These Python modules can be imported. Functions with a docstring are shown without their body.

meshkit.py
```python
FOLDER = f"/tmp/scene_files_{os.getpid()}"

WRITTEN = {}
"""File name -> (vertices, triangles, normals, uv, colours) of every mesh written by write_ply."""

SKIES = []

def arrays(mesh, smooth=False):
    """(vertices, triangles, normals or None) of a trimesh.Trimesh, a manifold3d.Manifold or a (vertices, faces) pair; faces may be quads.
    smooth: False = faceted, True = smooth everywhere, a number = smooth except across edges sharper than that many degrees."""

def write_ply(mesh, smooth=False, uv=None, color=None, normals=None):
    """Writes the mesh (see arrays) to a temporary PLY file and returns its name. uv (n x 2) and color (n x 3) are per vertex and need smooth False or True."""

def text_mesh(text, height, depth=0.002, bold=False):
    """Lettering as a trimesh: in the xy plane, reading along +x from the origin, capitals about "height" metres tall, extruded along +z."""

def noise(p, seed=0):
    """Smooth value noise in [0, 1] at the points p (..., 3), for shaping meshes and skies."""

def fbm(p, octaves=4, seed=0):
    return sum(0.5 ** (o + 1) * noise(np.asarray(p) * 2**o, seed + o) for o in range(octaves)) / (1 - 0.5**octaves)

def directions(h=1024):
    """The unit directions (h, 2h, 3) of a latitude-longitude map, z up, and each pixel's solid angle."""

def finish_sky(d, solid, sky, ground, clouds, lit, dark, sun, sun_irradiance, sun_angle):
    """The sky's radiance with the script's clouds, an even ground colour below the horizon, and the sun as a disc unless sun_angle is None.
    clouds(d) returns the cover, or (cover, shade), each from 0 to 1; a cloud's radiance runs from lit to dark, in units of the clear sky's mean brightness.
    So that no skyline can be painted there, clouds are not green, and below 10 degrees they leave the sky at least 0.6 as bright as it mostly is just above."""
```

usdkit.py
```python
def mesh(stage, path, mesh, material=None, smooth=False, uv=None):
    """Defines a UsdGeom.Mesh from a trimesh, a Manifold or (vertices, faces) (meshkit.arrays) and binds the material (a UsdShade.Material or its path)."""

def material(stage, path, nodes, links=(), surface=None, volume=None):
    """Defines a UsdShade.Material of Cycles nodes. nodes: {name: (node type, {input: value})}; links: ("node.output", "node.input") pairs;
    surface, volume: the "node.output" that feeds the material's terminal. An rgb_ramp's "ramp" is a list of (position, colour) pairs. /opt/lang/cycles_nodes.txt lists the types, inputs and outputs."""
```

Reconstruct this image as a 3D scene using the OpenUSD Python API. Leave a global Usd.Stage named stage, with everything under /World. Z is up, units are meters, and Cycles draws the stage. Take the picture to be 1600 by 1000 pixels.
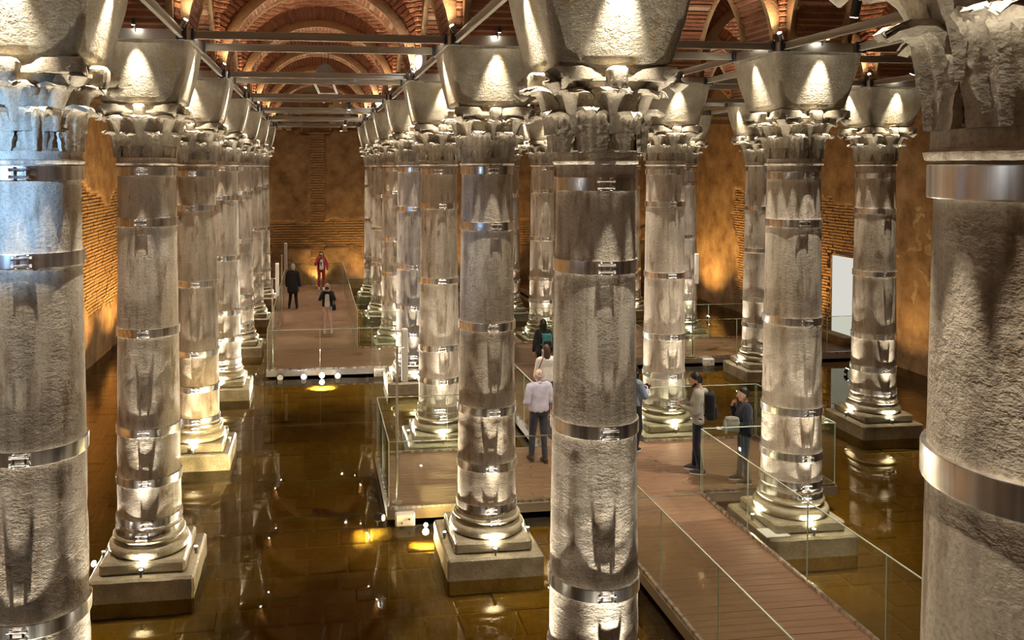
import math, random
import numpy as np
import trimesh, manifold3d, usdkit, meshkit
from manifold3d import Manifold
from pxr import Usd, UsdGeom, UsdLux, UsdShade, Gf, Sdf

stage = Usd.Stage.CreateInMemory()
UsdGeom.SetStageUpAxis(stage, UsdGeom.Tokens.z)
UsdGeom.SetStageMetersPerUnit(stage, 1.0)
world = UsdGeom.Xform.Define(stage, '/World')
stage.SetDefaultPrim(world.GetPrim())
UsdGeom.Scope.Define(stage, '/World/Looks')

# ---------------------------------------------------------------- camera and exposure
CAM_Z, YAW, PITCH = 5.75, 0.132, 0.023
cam = UsdGeom.Camera.Define(stage, '/World/viewpoint')
cam.CreateHorizontalApertureAttr(36.0); cam.CreateVerticalApertureAttr(22.5)
cam.CreateFocalLengthAttr(36.0 * 1317 / 1600)
cam.CreateHorizontalApertureOffsetAttr((800 - 667) / 1600 * 36)
cam.CreateVerticalApertureOffsetAttr((291 - 500) / 1000 * 22.5)
cam.CreateClippingRangeAttr(Gf.Vec2f(0.1, 200))
cam.CreateExposureAttr(1.08)
fw = np.array([math.sin(YAW) * math.cos(PITCH), math.cos(YAW) * math.cos(PITCH), -math.sin(PITCH)])
rt = np.array([math.cos(YAW), -math.sin(YAW), 0]); up = np.cross(rt, fw)
cam.AddTransformOp().Set(Gf.Matrix4d(*rt, 0, *up, 0, *(-fw), 0, 0, 0, CAM_Z, 1))

# light levels of the lamps that the place has
UPLIGHT, SPILL, DOWNLIGHT, VAULTLIGHT, WASHER, FLOOD, COOL, DECK = 165.0, 14.0, 125.0, 6.8, 115.0, 130.0, 380.0, 180.0
WARM, AMBER, RED, WHITE, BLUE, AMBER_W = (1, .90, .75), (1, .62, .22), (1, .66, .42), (1, .95, .85), (.30, .56, 1), (1, .78, .38)

# ---------------------------------------------------------------- helpers
used = {}
def numbered(path):
    n = used.get(path, 0); used[path] = n + 1
    return path if n == 0 else f'{path}_{n:03d}'
def tag(prim, label=None, cat=None, group=None, kind=None):
    for k, v in (('label', label), ('category', cat), ('group', group), ('kind', kind)):
        if v: prim.SetCustomDataByKey(k, v)
    return prim
def thing(name, label=None, cat=None, loc=(0, 0, 0), rz=0, group=None, kind=None):
    x = UsdGeom.Xform.Define(stage, numbered('/World/' + name))
    x.AddTranslateOp().Set(Gf.Vec3d(*map(float, loc)))
    if rz: x.AddRotateZOp().Set(float(rz))
    return tag(x.GetPrim(), label, cat, group, kind)
def obj(name, mesh, mat, parent=None, smooth=False, label=None, cat=None, group=None, kind=None):
    if isinstance(mesh, MB): mesh = mesh.arr()
    path = numbered((str(parent.GetPath()) if parent else '/World') + '/' + name)
    return tag(usdkit.mesh(stage, path, mesh, M[mat], smooth=smooth).GetPrim(), label, cat, group, kind)
def rotz(a):
    c, s = math.cos(a), math.sin(a)
    return np.array([[c, -s, 0], [s, c, 0], [0, 0, 1.0]])
def bx(sx, sy, sz, c=(0, 0, 0), bevel=0.0):
    if bevel <= 0:
        v = np.array([[x, y, z] for x in (-.5, .5) for y in (-.5, .5) for z in (-.5, .5)]) * (sx, sy, sz) + c
        f = np.array([[0, 1, 3, 2], [4, 6, 7, 5], [0, 4, 5, 1], [2, 3, 7, 6], [0, 2, 6, 4], [1, 5, 7, 3]])
        return v, np.vstack([f[:, [0, 1, 2]], f[:, [0, 2, 3]]])
    b = bevel; pts = []
    for x in (-1, 1):
        for y in (-1, 1):
            for z in (-1, 1):
                for k in range(3):
                    p = np.array([x * sx / 2, y * sy / 2, z * sz / 2]); p -= np.array([x, y, z]) * b; p[k] += (x, y, z)[k] * b
                    pts.append(p)
    h = trimesh.Trimesh(np.array(pts), process=False).convex_hull
    return np.array(h.vertices) + c, np.array(h.faces)
def lathe(prof, n=32, a0=0, cap=False):
    prof = np.asarray(prof, float); k = len(prof)
    a = a0 + np.arange(n) / n * 2 * math.pi
    v = np.stack([prof[None, :, 0] * np.cos(a)[:, None], prof[None, :, 0] * np.sin(a)[:, None], np.broadcast_to(prof[None, :, 1], (n, k))], -1).reshape(-1, 3)
    i, j = np.meshgrid(np.arange(n), np.arange(k - 1), indexing='ij'); i2 = (i + 1) % n
    q = np.stack([i * k + j, i2 * k + j, i2 * k + j + 1, i * k + j + 1], -1).reshape(-1, 4)
    return v, np.vstack([q[:, [0, 1, 2]], q[:, [0, 2, 3]]])
def cyl(p, q, r, n=10, r2=None):
    p, q = np.asarray(p, float), np.asarray(q, float); d = q - p; L = np.linalg.norm(d); d /= L
    a = np.cross(d, [0, 0, 1.0]) if abs(d[2]) < .9 else np.cross(d, [1.0, 0, 0]); a /= np.linalg.norm(a); b = np.cross(d, a)
    r2 = r if r2 is None else r2
    t = np.arange(n) / n * 2 * math.pi; ring = np.cos(t)[:, None] * a + np.sin(t)[:, None] * b
    v = np.vstack([p + ring * r, q + ring * r2, p, q]); i = np.arange(n); j = (i + 1) % n
    f = np.vstack([np.stack([i, j, n + j], 1), np.stack([i, n + j, n + i], 1), np.stack([j, i, np.full(n, 2 * n)], 1), np.stack([n + i, n + j, np.full(n, 2 * n + 1)], 1)])
    return v, f
def tube(path, rad, n=8, sx=1.0):
    """swept closed tube; rad per point"""
    P = np.asarray(path, float); k = len(P); rad = np.broadcast_to(rad, k)
    T = np.gradient(P, axis=0); T /= np.linalg.norm(T, axis=1, keepdims=True)
    ref = np.array([0, 0, 1.0]) if abs(T[:, 2]).mean() < .8 else np.array([1.0, 0, 0])
    A = np.cross(T, ref); A /= np.maximum(np.linalg.norm(A, axis=1, keepdims=True), 1e-9); B = np.cross(T, A)
    t = np.arange(n) / n * 2 * math.pi
    v = (P[:, None] + rad[:, None, None] * (np.cos(t)[None, :, None] * A[:, None] * sx + np.sin(t)[None, :, None] * B[:, None])).reshape(-1, 3)
    i, j = np.meshgrid(np.arange(k - 1), np.arange(n), indexing='ij'); j2 = (j + 1) % n
    q = np.stack([i * n + j, i * n + j2, (i + 1) * n + j2, (i + 1) * n + j], -1).reshape(-1, 4)
    v = np.vstack([v, P[0], P[-1]]); a = np.arange(n); b = (a + 1) % n
    f = np.vstack([q[:, [0, 2, 1]], q[:, [0, 3, 2]], np.stack([a, b, np.full(n, k * n)], 1), np.stack([(k - 1) * n + b, (k - 1) * n + a, np.full(n, k * n + 1)], 1)])
    return v, f
class MB:
    def __init__(s): s.v, s.f, s.n = [], [], 0
    def add(s, m, loc=(0, 0, 0), R=None):
        v, f = (m if isinstance(m, tuple) else (np.array(m.vertices), np.array(m.faces)))
        if R is not None: v = v @ R.T
        s.v.append(np.asarray(v) + loc); s.f.append(np.asarray(f) + s.n); s.n += len(v); return s
    def box(s, a, b, bevel=0):
        a, b = np.array(a, float), np.array(b, float); return s.add(bx(*(b - a), (a + b) / 2, bevel))
    def arr(s): return np.vstack(s.v), np.vstack(s.f)
def grid_faces(nu, nv):
    i, j = np.meshgrid(np.arange(nu - 1), np.arange(nv - 1), indexing='ij')
    q = np.stack([i * nv + j, (i + 1) * nv + j, (i + 1) * nv + j + 1, i * nv + j + 1], -1).reshape(-1, 4)
    return np.vstack([q[:, [0, 1, 2]], q[:, [0, 2, 3]]])
def shell(S, N, th):
    """closed sheet of thickness th from a (nu,nv,3) grid of points and unit normals"""
    nu, nv = S.shape[:2]; A = S.reshape(-1, 3); B = (S - N * th).reshape(-1, 3); f = grid_faces(nu, nv); n = nu * nv
    idx = np.arange(n).reshape(nu, nv); loop = np.concatenate([idx[:, 0], idx[-1, 1:], idx[-2::-1, -1], idx[0, -2:0:-1]]); nx = np.roll(loop, -1)
    side = np.vstack([np.stack([loop, nx, nx + n], 1), np.stack([loop, nx + n, loop + n], 1)])
    return np.vstack([A, B]), np.vstack([f, f[:, ::-1] + n, side[:, ::-1]])

# ---------------------------------------------------------------- materials
M = {}
def mat(name, nodes, links, surface='p.BSDF'):
    M[name] = usdkit.material(stage, '/World/Looks/' + name, nodes, links, surface=surface); return M[name]
def plain(name, col, rough=.6, metal=0., **kw):
    mat(name, {'p': ('principled_bsdf', {'base_color': col, 'roughness': rough, 'metallic': metal, **kw})}, [])
def stone(name, dark, mid, light, streak=.5, bump=.6, fine=45., rough=.62, pit=.22, stain=None, tint=False, spec=.4, aniso=1.3):
    nodes = {'g': ('geometry', {}),
        'big': ('noise_texture', {'scale': 1.7, 'detail': 4., 'roughness': .62}),
        'map': ('mapping', {'scale': (7., 7., .55)}),
        'str': ('noise_texture', {'scale': 1.0, 'detail': 3., 'roughness': .6}),
        'mx': ('mix_float', {'fac': streak}),
        'ramp': ('rgb_ramp', {'ramp': [(.28, dark), (.47, mid), (.68, light)]}),
        'sp': ('noise_texture', {'scale': 55., 'detail': 1.}),
        'spr': ('rgb_ramp', {'ramp': [(.25, (.66, .64, .6)), (.5, (1, 1, 1)), (.8, (1.12, 1.1, 1.06))]}),
        'mul': ('mix', {'mix_type': 'multiply', 'fac': .8}),
        'f1': ('noise_texture', {'scale': fine, 'detail': 3., 'roughness': .65}),
        'mp2': ('mapping', {'scale': (1., 1., aniso)}),
        'f2': ('noise_texture', {'scale': 9., 'detail': 4., 'roughness': .7}),
        'h1': ('math', {'math_type': 'multiply_add', 'value2': .55}),
        'b': ('bump', {'strength': bump, 'distance': .03}),
        'p': ('principled_bsdf', {'roughness': rough, 'specular_ior_level': spec})}
    links = [('g.position', 'big.vector'), ('g.position', 'map.vector'), ('map.vector', 'str.vector'), ('big.fac', 'mx.a'), ('str.fac', 'mx.b'),
        ('mx.value' if False else 'mx.result', 'ramp.fac'), ('g.position', 'sp.vector'), ('sp.fac', 'spr.fac'), ('ramp.color', 'mul.color1'), ('spr.color', 'mul.color2'),
        ('g.position', 'f1.vector'), ('g.position', 'mp2.vector'), ('mp2.vector', 'f2.vector'), 
        ('f1.fac', 'h1.value1'), ('f2.fac', 'h1.value3'), ('h1.value', 'b.height'), ('b.normal', 'p.normal')]
    if stain:
        nodes |= {'st': ('noise_texture', {'scale': 2.3, 'detail': 5., 'roughness': .65}), 'stm': ('mapping', {'scale': (3., 3., .8), 'location': (3., 7., 1.)}),
                  'stf': ('map_range', {'from_min': .54, 'from_max': .66, 'to_min': 0., 'to_max': .75, 'clamp': True}), 'stx': ('mix', {'color2': stain})}
        links += [('g.position', 'stm.vector'), ('stm.vector', 'st.vector'), ('st.fac', 'stf.value'), ('stf.result', 'stx.fac'), ('mul.color', 'stx.color1'), ('stx.color', 'p.base_color')]
    else: links += [('mul.color', 'p.base_color')]
    if tint:
        nodes |= {'oi': ('object_info', {}), 'tr': ('rgb_ramp', {'ramp': [(0., (.84, .77, .67)), (.35, (1, .97, .93)), (1., (1.12, 1.1, 1.07))]}), 'tm': ('mix', {'mix_type': 'multiply', 'fac': 1.})}
        links = [l for l in links if l[1] != 'p.base_color'] + [('oi.random', 'tr.fac'), ('stx.color', 'tm.color1'), ('tr.color', 'tm.color2'), ('tm.color', 'p.base_color')]
    mat(name, nodes, links)
stone('shaft_marble', (.19, .165, .13), (.415, .375, .31), (.60, .555, .48), streak=.6, bump=.30, stain=(.20, .14, .08), tint=True, rough=.74, spec=.2, aniso=1.7)
stone('capital_marble', (.12, .10, .07), (.29, .25, .185), (.48, .43, .34), streak=.25, bump=.28, fine=30., rough=.7, spec=.25)
stone('impost_marble', (.16, .14, .10), (.30, .265, .195), (.43, .39, .30), streak=.2, bump=.5, fine=40., rough=.5, stain=(.30, .22, .10))
stone('plinth_marble', (.13, .11, .065), (.29, .25, .16), (.45, .40, .28), streak=.1, bump=.45, rough=.4)
stone('plaster', (.13, .072, .03), (.265, .155, .068), (.40, .26, .125), streak=.04, bump=.5, fine=20., rough=.75)
stone('pale_plaster', (.28, .19, .09), (.40, .29, .155), (.50, .39, .24), streak=.15, bump=.5, fine=20., rough=.8)
def bricklike(name, a, b, c, bump=.6, rough=.8, spec=.3):
    mat(name, {'g': ('geometry', {}), 'r': ('rgb_ramp', {'ramp': [(0., a), (.5, b), (1., c)]}), 'n': ('noise_texture', {'scale': 7., 'detail': 5.}), 'mr': ('mix_float', {'fac': .45}),
        'f': ('noise_texture', {'scale': 38., 'detail': 4.}), 'bu': ('bump', {'strength': bump, 'distance': .02}), 'p': ('principled_bsdf', {'roughness': rough, 'specular_ior_level': spec})},
        [('g.random_per_island', 'mr.a'), ('g.position', 'n.vector'), ('n.fac', 'mr.b'), ('mr.result', 'r.fac'), ('r.color', 'p.base_color'), ('g.position', 'f.vector'), ('f.fac', 'bu.height'), ('bu.normal', 'p.normal')])
bricklike('brick', (.15, .05, .022), (.32, .12, .053), (.45, .215, .105))
bricklike('wall_brick', (.28, .16, .065), (.43, .265, .12), (.56, .39, .20))
bricklike('mortar', (.33, .22, .13), (.42, .30, .18), (.50, .38, .25))
bricklike('arch_render', (.27, .165, .075), (.36, .23, .11), (.45, .31, .165))
bricklike('rubble', (.38, .28, .15), (.50, .39, .24), (.62, .52, .35))
bricklike('paver', (.09, .066, .02), (.18, .138, .046), (.29, .23, .095), rough=.7); bricklike('floor_mortar', (.14, .11, .045), (.20, .155, .07), (.27, .215, .105))
# courses of a vault seen from far: brick rows follow height, drawn into fine relief
mat('vault_brick', {'g': ('geometry', {}), 's': ('separate_xyz', {}), 'wob': ('noise_texture', {'scale': 2.2, 'detail': 4.}), 'wa': ('math', {'math_type': 'multiply_add', 'value2': .10}),
    'mz': ('math', {'math_type': 'multiply', 'value2': 11.}), 'pp': ('math', {'math_type': 'pingpong', 'value2': .5}), 'row': ('map_range', {'from_min': .0, 'from_max': .28, 'to_min': 0., 'to_max': 1., 'clamp': True}),
    'n': ('noise_texture', {'scale': 5., 'detail': 6., 'roughness': .65}), 'r': ('rgb_ramp', {'ramp': [(.3, (.15, .048, .02)), (.5, (.31, .115, .05)), (.7, (.44, .20, .09))]}),
    'mx': ('mix', {'color1': (.28, .17, .10)}), 'h': ('math', {'math_type': 'multiply_add', 'value2': .7}), 'f': ('noise_texture', {'scale': 30., 'detail': 4.}),
    'b': ('bump', {'strength': .9, 'distance': .04}), 'p': ('principled_bsdf', {'roughness': .85, 'specular_ior_level': .25})},
    [('g.position', 's.vector'), ('g.position', 'wob.vector'), ('wob.fac', 'wa.value1'), ('s.z', 'wa.value3'), ('wa.value', 'mz.value1'), ('mz.value', 'pp.value1'), ('pp.value', 'row.value'),
     ('g.position', 'n.vector'), ('n.fac', 'r.fac'), ('row.result', 'mx.fac'), ('r.color', 'mx.color2'), ('mx.color', 'p.base_color'), ('g.position', 'f.vector'), ('row.result', 'h.value1'), ('f.fac', 'h.value3'), ('h.value', 'b.height'), ('b.normal', 'p.normal')])
mat('steel', {'g': ('geometry', {}), 'm': ('mapping', {'scale': (1., 1., .04)}), 'n': ('noise_texture', {'scale': 11., 'detail': 4.}), 'r': ('map_range', {'from_min': .3, 'from_max': .7, 'to_min': .22, 'to_max': .36}),
    'cr': ('rgb_ramp', {'ramp': [(.3, (.62, .60, .56)), (.55, (.76, .74, .70)), (.75, (.86, .84, .80))]}), 'b': ('bump', {'strength': .12, 'distance': .012}), 'p': ('principled_bsdf', {'metallic': 1.})},
    [('g.position', 'm.vector'), ('m.vector', 'n.vector'), ('n.fac', 'r.value'), ('r.result', 'p.roughness'), ('n.fac', 'cr.fac'), ('cr.color', 'p.base_color'), ('n.fac', 'b.height'), ('b.normal', 'p.normal')])
mat('bar_steel', {'p': ('principled_bsdf', {'base_color': (.33, .295, .235), 'metallic': .55, 'roughness': .5})}, [])
plain('frame_steel', (.55, .53, .48), .36, .9); plain('collar_steel', (.50, .47, .41), .30, .95)
mat('wood', {'g': ('geometry', {}), 'm': ('mapping', {'scale': (1.3, 16., 16.)}), 'n': ('noise_texture', {'scale': 2., 'detail': 5.}), 'mr': ('mix_float', {'fac': .5}),
    'r': ('rgb_ramp', {'ramp': [(.2, (.19, .108, .06)), (.5, (.29, .175, .102)), (.8, (.38, .25, .155))]}), 'big': ('noise_texture', {'scale': .9, 'detail': 4.}), 'bm': ('map_range', {'from_min': .35, 'from_max': .65, 'to_min': .38, 'to_max': .6}),
    'b': ('bump', {'strength': .12, 'distance': .01}), 'p': ('principled_bsdf', {'specular_ior_level': .45})},
    [('g.position', 'm.vector'), ('m.vector', 'n.vector'), ('g.random_per_island', 'mr.a'), ('n.fac', 'mr.b'), ('mr.result', 'r.fac'), ('r.color', 'p.base_color'), ('g.position', 'big.vector'), ('big.fac', 'bm.value'), ('bm.result', 'p.roughness'), ('n.fac', 'b.height'), ('b.normal', 'p.normal')])
mat('glass', {'g': ('geometry', {}), 'io': ('mix_float', {'a': 1.45, 'b': 1 / 1.45}), 't': ('transparent_bsdf', {'color': (.93, .96, .92)}), 'gl': ('glossy_bsdf', {'color': (1, 1, 1), 'roughness': .03}), 'f': ('fresnel', {}), 'm': ('mix_closure', {})},
    [('g.backfacing', 'io.fac'), ('io.result', 'f.IOR'), ('f.fac', 'm.fac'), ('t.BSDF', 'm.closure1'), ('gl.BSDF', 'm.closure2')], surface='m.closure')
mat('water', {'g': ('geometry', {}), 'n': ('noise_texture', {'scale': .8, 'detail': 2.}), 'b': ('bump', {'strength': .02, 'distance': .05}),
    't': ('transparent_bsdf', {'color': (.80, .66, .27)}), 'gl': ('glossy_bsdf', {'color': (.95, .9, .8), 'roughness': .015}), 'f': ('fresnel', {'IOR': 1.36}), 'm': ('mix_closure', {})},
    [('g.position', 'n.vector'), ('n.fac', 'b.height'), ('b.normal', 'gl.normal'), ('b.normal', 'f.normal'), ('f.fac', 'm.fac'), ('t.BSDF', 'm.closure1'), ('gl.BSDF', 'm.closure2')], surface='m.closure')
def glow(name, col, s): mat(name, {'e': ('emission', {'color': col, 'strength': s})}, [], surface='e.emission')
glow('lens_warm', (1, .93, .78), 260.); glow('lens_flood', (1, .97, .9), 900.); glow('lens_white', (.9, .95, 1), 160.); glow('panel_light', (.86, .84, .76), .38)
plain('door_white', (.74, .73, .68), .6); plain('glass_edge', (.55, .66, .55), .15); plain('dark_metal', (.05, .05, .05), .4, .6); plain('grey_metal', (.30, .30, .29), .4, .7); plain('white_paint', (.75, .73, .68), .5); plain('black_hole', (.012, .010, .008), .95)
# ---------------------------------------------------------------- plan of the cistern (water level is z = 0)
BAY, X0, Y0 = 4.8, -2.307, 12.1
XW0, XW1, YW1, YF = -6.5, 16.7, 40.0, -2.4          # left wall, right wall, far wall, entrance wall
ZSPR = 7.45
def col_xy(i, j): return X0 + BAY * i, Y0 + BAY * j
XS = [XW0] + [X0 + BAY * i for i in range(4)] + [XW1]
YS = [YF] + [Y0 + BAY * j for j in range(-2, 6)] + [YW1]
rs = np.random.RandomState(7)

def lamp_light(parent, name, pos, aim, intensity, color, cone=60., soft=.7, r=.03):
    """a small spot lamp's light, a child of the lamp it belongs to (local coordinates of the lamp)"""
    l = UsdLux.SphereLight.Define(stage, str(parent.GetPath()) + '/' + name)
    l.CreateRadiusAttr(r); l.CreateIntensityAttr(float(intensity)); l.CreateColorAttr(Gf.Vec3f(*color)); l.CreateNormalizeAttr(True)
    s = UsdLux.ShapingAPI.Apply(l.GetPrim()); s.CreateShapingConeAngleAttr(float(cone)); s.CreateShapingConeSoftnessAttr(float(soft))
    z = -np.asarray(aim, float); z /= np.linalg.norm(z)
    x = np.cross([0, 1, 0] if abs(z[1]) < .9 else [1, 0, 0], z); x /= np.linalg.norm(x); y = np.cross(z, x)
    l.AddTransformOp().Set(Gf.Matrix4d(*x, 0, *y, 0, *z, 0, *map(float, pos), 1))
    return l

# ---------------------------------------------------------------- floor under the water, water
random.seed(3)
fl = tag(UsdGeom.Xform.Define(stage, '/World/floor').GetPrim(), 'paved stone floor of the cistern lying under shallow brown water', 'floor', kind='structure')
obj('floor_bed', bx(XW1 - XW0 + .6, YW1 - YF + .6, .3, ((XW0 + XW1) / 2, (YF + YW1) / 2, -.382)), 'floor_mortar', fl)
pav = []
y = 2.0
while y < 39.5:
    h = random.uniform(.36, .62); x = XW0 + random.uniform(0, .4)
    while x < XW1 - .2:
        w = min(random.uniform(.38, .85), XW1 - .02 - x); pav.append((x, y, w, min(h, YW1 - .02 - y))); x += w
    y += h
def pav_rank(p):
    return 0 if (-5.6 < p[0] < 5.2 and 8.4 < p[1] < 17.5) else 1
near = sorted([p for p in pav if pav_rank(p) == 0], key=lambda p: math.hypot(p[0] + p[2] / 2 - .2, p[1] - 9.0))[:300]; nset = set(near)
def paver(p):
    x, y, w, h = p; t = random.uniform(-.02, .02)
    v, f = bx(w - random.uniform(.02, .05), h - random.uniform(.02, .05), .14, (0, 0, 0), .018)
    v = v @ rotz(random.uniform(-.03, .03)).T; v[:, 2] += v[:, 0] * random.uniform(-.02, .02)
    return v + (x + w / 2, y + h / 2, -.29 + t), f
for p in near: obj('paving_stone', paver(p), 'paver', fl)
mb = MB()
for p in pav:
    if p not in nset: mb.add(paver(p))
obj('far_paving', mb, 'paver', fl, kind='stuff')
obj('water', (np.array([[XW0 + .03, YF + .03, 0], [XW1 - .03, YF + .03, 0], [XW1 - .03, YW1 - .03, 0], [XW0 + .03, YW1 - .03, 0]]), np.array([[0, 1, 2], [0, 2, 3]])), 'water', label='still shallow amber brown water covering the cistern floor around the columns', cat='water', kind='stuff')

# ---------------------------------------------------------------- walls: plaster over brick courses
def wall_bricks(u0, u1, z0, z1, place, keep, seed, depth=.07, course=.098, bl=.36, joint=.028):
    """courses of single bricks in a wall, joined; place(u, z, w, h, d) gives a box in the wall's plane"""
    r = np.random.RandomState(seed); mb = MB(); z = z0; k = 0
    while z < z1:
        u = u0 - (k % 2) * bl / 2
        while u < u1:
            L = bl * r.uniform(.8, 1.2)
            if u >= u0 and u + L <= u1 and keep(u + L / 2, z + course / 2):
                mb.add(place(u + L / 2, z + course / 2, L - joint, course - joint, depth + r.uniform(-.015, .02)))
            u += L
        z += course; k += 1
    return mb
def nz(u, z, s, seed): return meshkit.fbm(np.array([[u * s, z * s, seed * 7.3]]), 4, seed)[0]
def plaster_sheet(u0, u1, z0, z1, keep, to3, th, seed, step=.11):
    """uneven plaster left on a wall: a relief sheet, cut away where the brick shows"""
    us, zs = np.arange(u0, u1 + 1e-6, step), np.arange(z0, z1 + 1e-6, step)
    U, Z = np.meshgrid(us, zs, indexing='ij')
    n = meshkit.fbm(np.stack([U * 1.1, Z * 1.1, np.full_like(U, seed * 3.1)], -1), 5, seed)
    cov = keep(U, Z)
    d = np.where(cov > 0, th + .05 * (n - .5) + np.clip(cov, 0, .03), -.06)
    V = to3(U, Z, d).reshape(-1, 3)
    return V, grid_faces(len(us), len(zs))
# left wall (x = XW0): bricks bare in a band, plaster above and below
LW = tag(UsdGeom.Xform.Define(stage, '/World/wall_left').GetPrim(), 'left side wall with rough brick courses between patches of brown plaster', 'wall', kind='structure')
obj('wall_core', bx(.5, YW1 - YF + 1, 11.2, (XW0 - .27, (YF + YW1) / 2, 5.2)), 'mortar', LW)
def covL(U, Z):
    n = meshkit.fbm(np.stack([U * .55, Z * .8, np.full_like(U, 2.2)], -1), 5, 5)
    band = np.minimum(Z - 1.9 - 1.6 * (n - .5) * 2, 4.9 + 1.2 * (n - .5) * 2 - Z)       # bare brick where > 0
    return np.where(U > 34, n - .45, -band)
obj('plaster_patch', plaster_sheet(6, YW1, -.4, 10.4, covL, lambda U, Z, d: np.stack([XW0 + d, U, Z], -1), .055, 11), 'plaster', LW, True, kind='stuff')
obj('brick_courses', wall_bricks(6, 33, .2, 7.4, lambda u, z, w, h, d: bx(d, w, h, (XW0 - .01 + d / 2, u, z)), lambda u, z: 1.2 < z < 6.4, 21), 'wall_brick', LW, kind='stuff')
# right wall
RW = tag(UsdGeom.Xform.Define(stage, '/World/wall_right').GetPrim(), 'right side wall of brown plaster with pale flaked scars and bare brick', 'wall', kind='structure')
obj('wall_core', bx(.5, YW1 - YF + 1, 11.2, (XW1 + .27, (YF + YW1) / 2, 5.2)), 'mortar', RW)
def covR(U, Z):
    n = meshkit.fbm(np.stack([U * .6, Z * .7, np.full_like(U, 8.2)], -1), 5, 9)
    bare = np.minimum(np.minimum(U - 24.0, 31.5 - U), np.minimum(Z - .6, 4.6 - Z)) + 1.4 * (n - .5) * 2
    return -bare + .02
obj('plaster_patch', plaster_sheet(8, YW1, -.4, 10.4, covR, lambda U, Z, d: np.stack([XW1 - d, U, Z], -1), .055, 12), 'plaster', RW, True, kind='stuff')
obj('brick_courses', wall_bricks(22.5, 33, .2, 6.2, lambda u, z, w, h, d: bx(d, w, h, (XW1 + .01 - d / 2, u, z)), lambda u, z: not (24.0 < u < 25.45 and .7 < z < 3.0), 22), 'wall_brick', RW, kind='stuff')
def scar(cu, cz, size, seed, to3, th=.03):
    """a pale ragged scar of mortar standing proud of a wall"""
    r = np.random.RandomState(seed); a = np.linspace(0, 2 * np.pi, 23)[:-1]
    rad = size * (.55 + .75 * meshkit.fbm(np.stack([np.cos(a) * 1.6 + seed, np.sin(a) * 1.6, np.zeros(22)], -1), 3, seed))
    u, z = cu + rad * np.cos(a), cz + rad * np.sin(a) * r.uniform(.5, .9)
    P0 = np.stack([u, z], -1); P1 = cu + (u - cu) * .7, cz + (z - cz) * .7
    V = np.vstack([to3(u, z, np.zeros(22)), to3(P1[0], P1[1], np.full(22, th)), to3(np.array([cu]), np.array([cz]), np.array([th * .7]))])
    i = np.arange(22); j = (i + 1) % 22
    return V, np.vstack([np.stack([i, j, 22 + j], 1), np.stack([i, 22 + j, 22 + i], 1), np.stack([22 + i, 22 + j, np.full(22, 44)], 1)])
def ribbon(cu, cz, L, seed, to3, w0=.06, th=.025):
    """a wandering ragged edge of older plaster standing proud of a wall"""
    r = np.random.RandomState(seed); n = 26; a = r.uniform(0, 6.28) + np.cumsum(r.randn(n) * .45); c = np.cumsum(np.stack([np.cos(a), np.sin(a)], -1) * L / n, 0); c += [cu, cz] - c.mean(0)
    d = np.gradient(c, axis=0); d /= np.linalg.norm(d, axis=1, keepdims=True); nn = np.stack([-d[:, 1], d[:, 0]], -1); w = w0 * (.4 + 1.2 * r.rand(n))[:, None] * np.sin(np.linspace(.15, 3.0, n))[:, None]
    rows = [(c + nn * w * q, np.full(n, h)) for q, h in ((1, -.01), (.6, th), (-.6, th), (-1, -.01))]
    return np.stack([to3(p[:, 0], p[:, 1], h) for p, h in rows], 1).reshape(-1, 3), grid_faces(n, 4)
onR = lambda a, b, d: np.stack([XW1 - .075 - d, a, b], -1)
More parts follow.
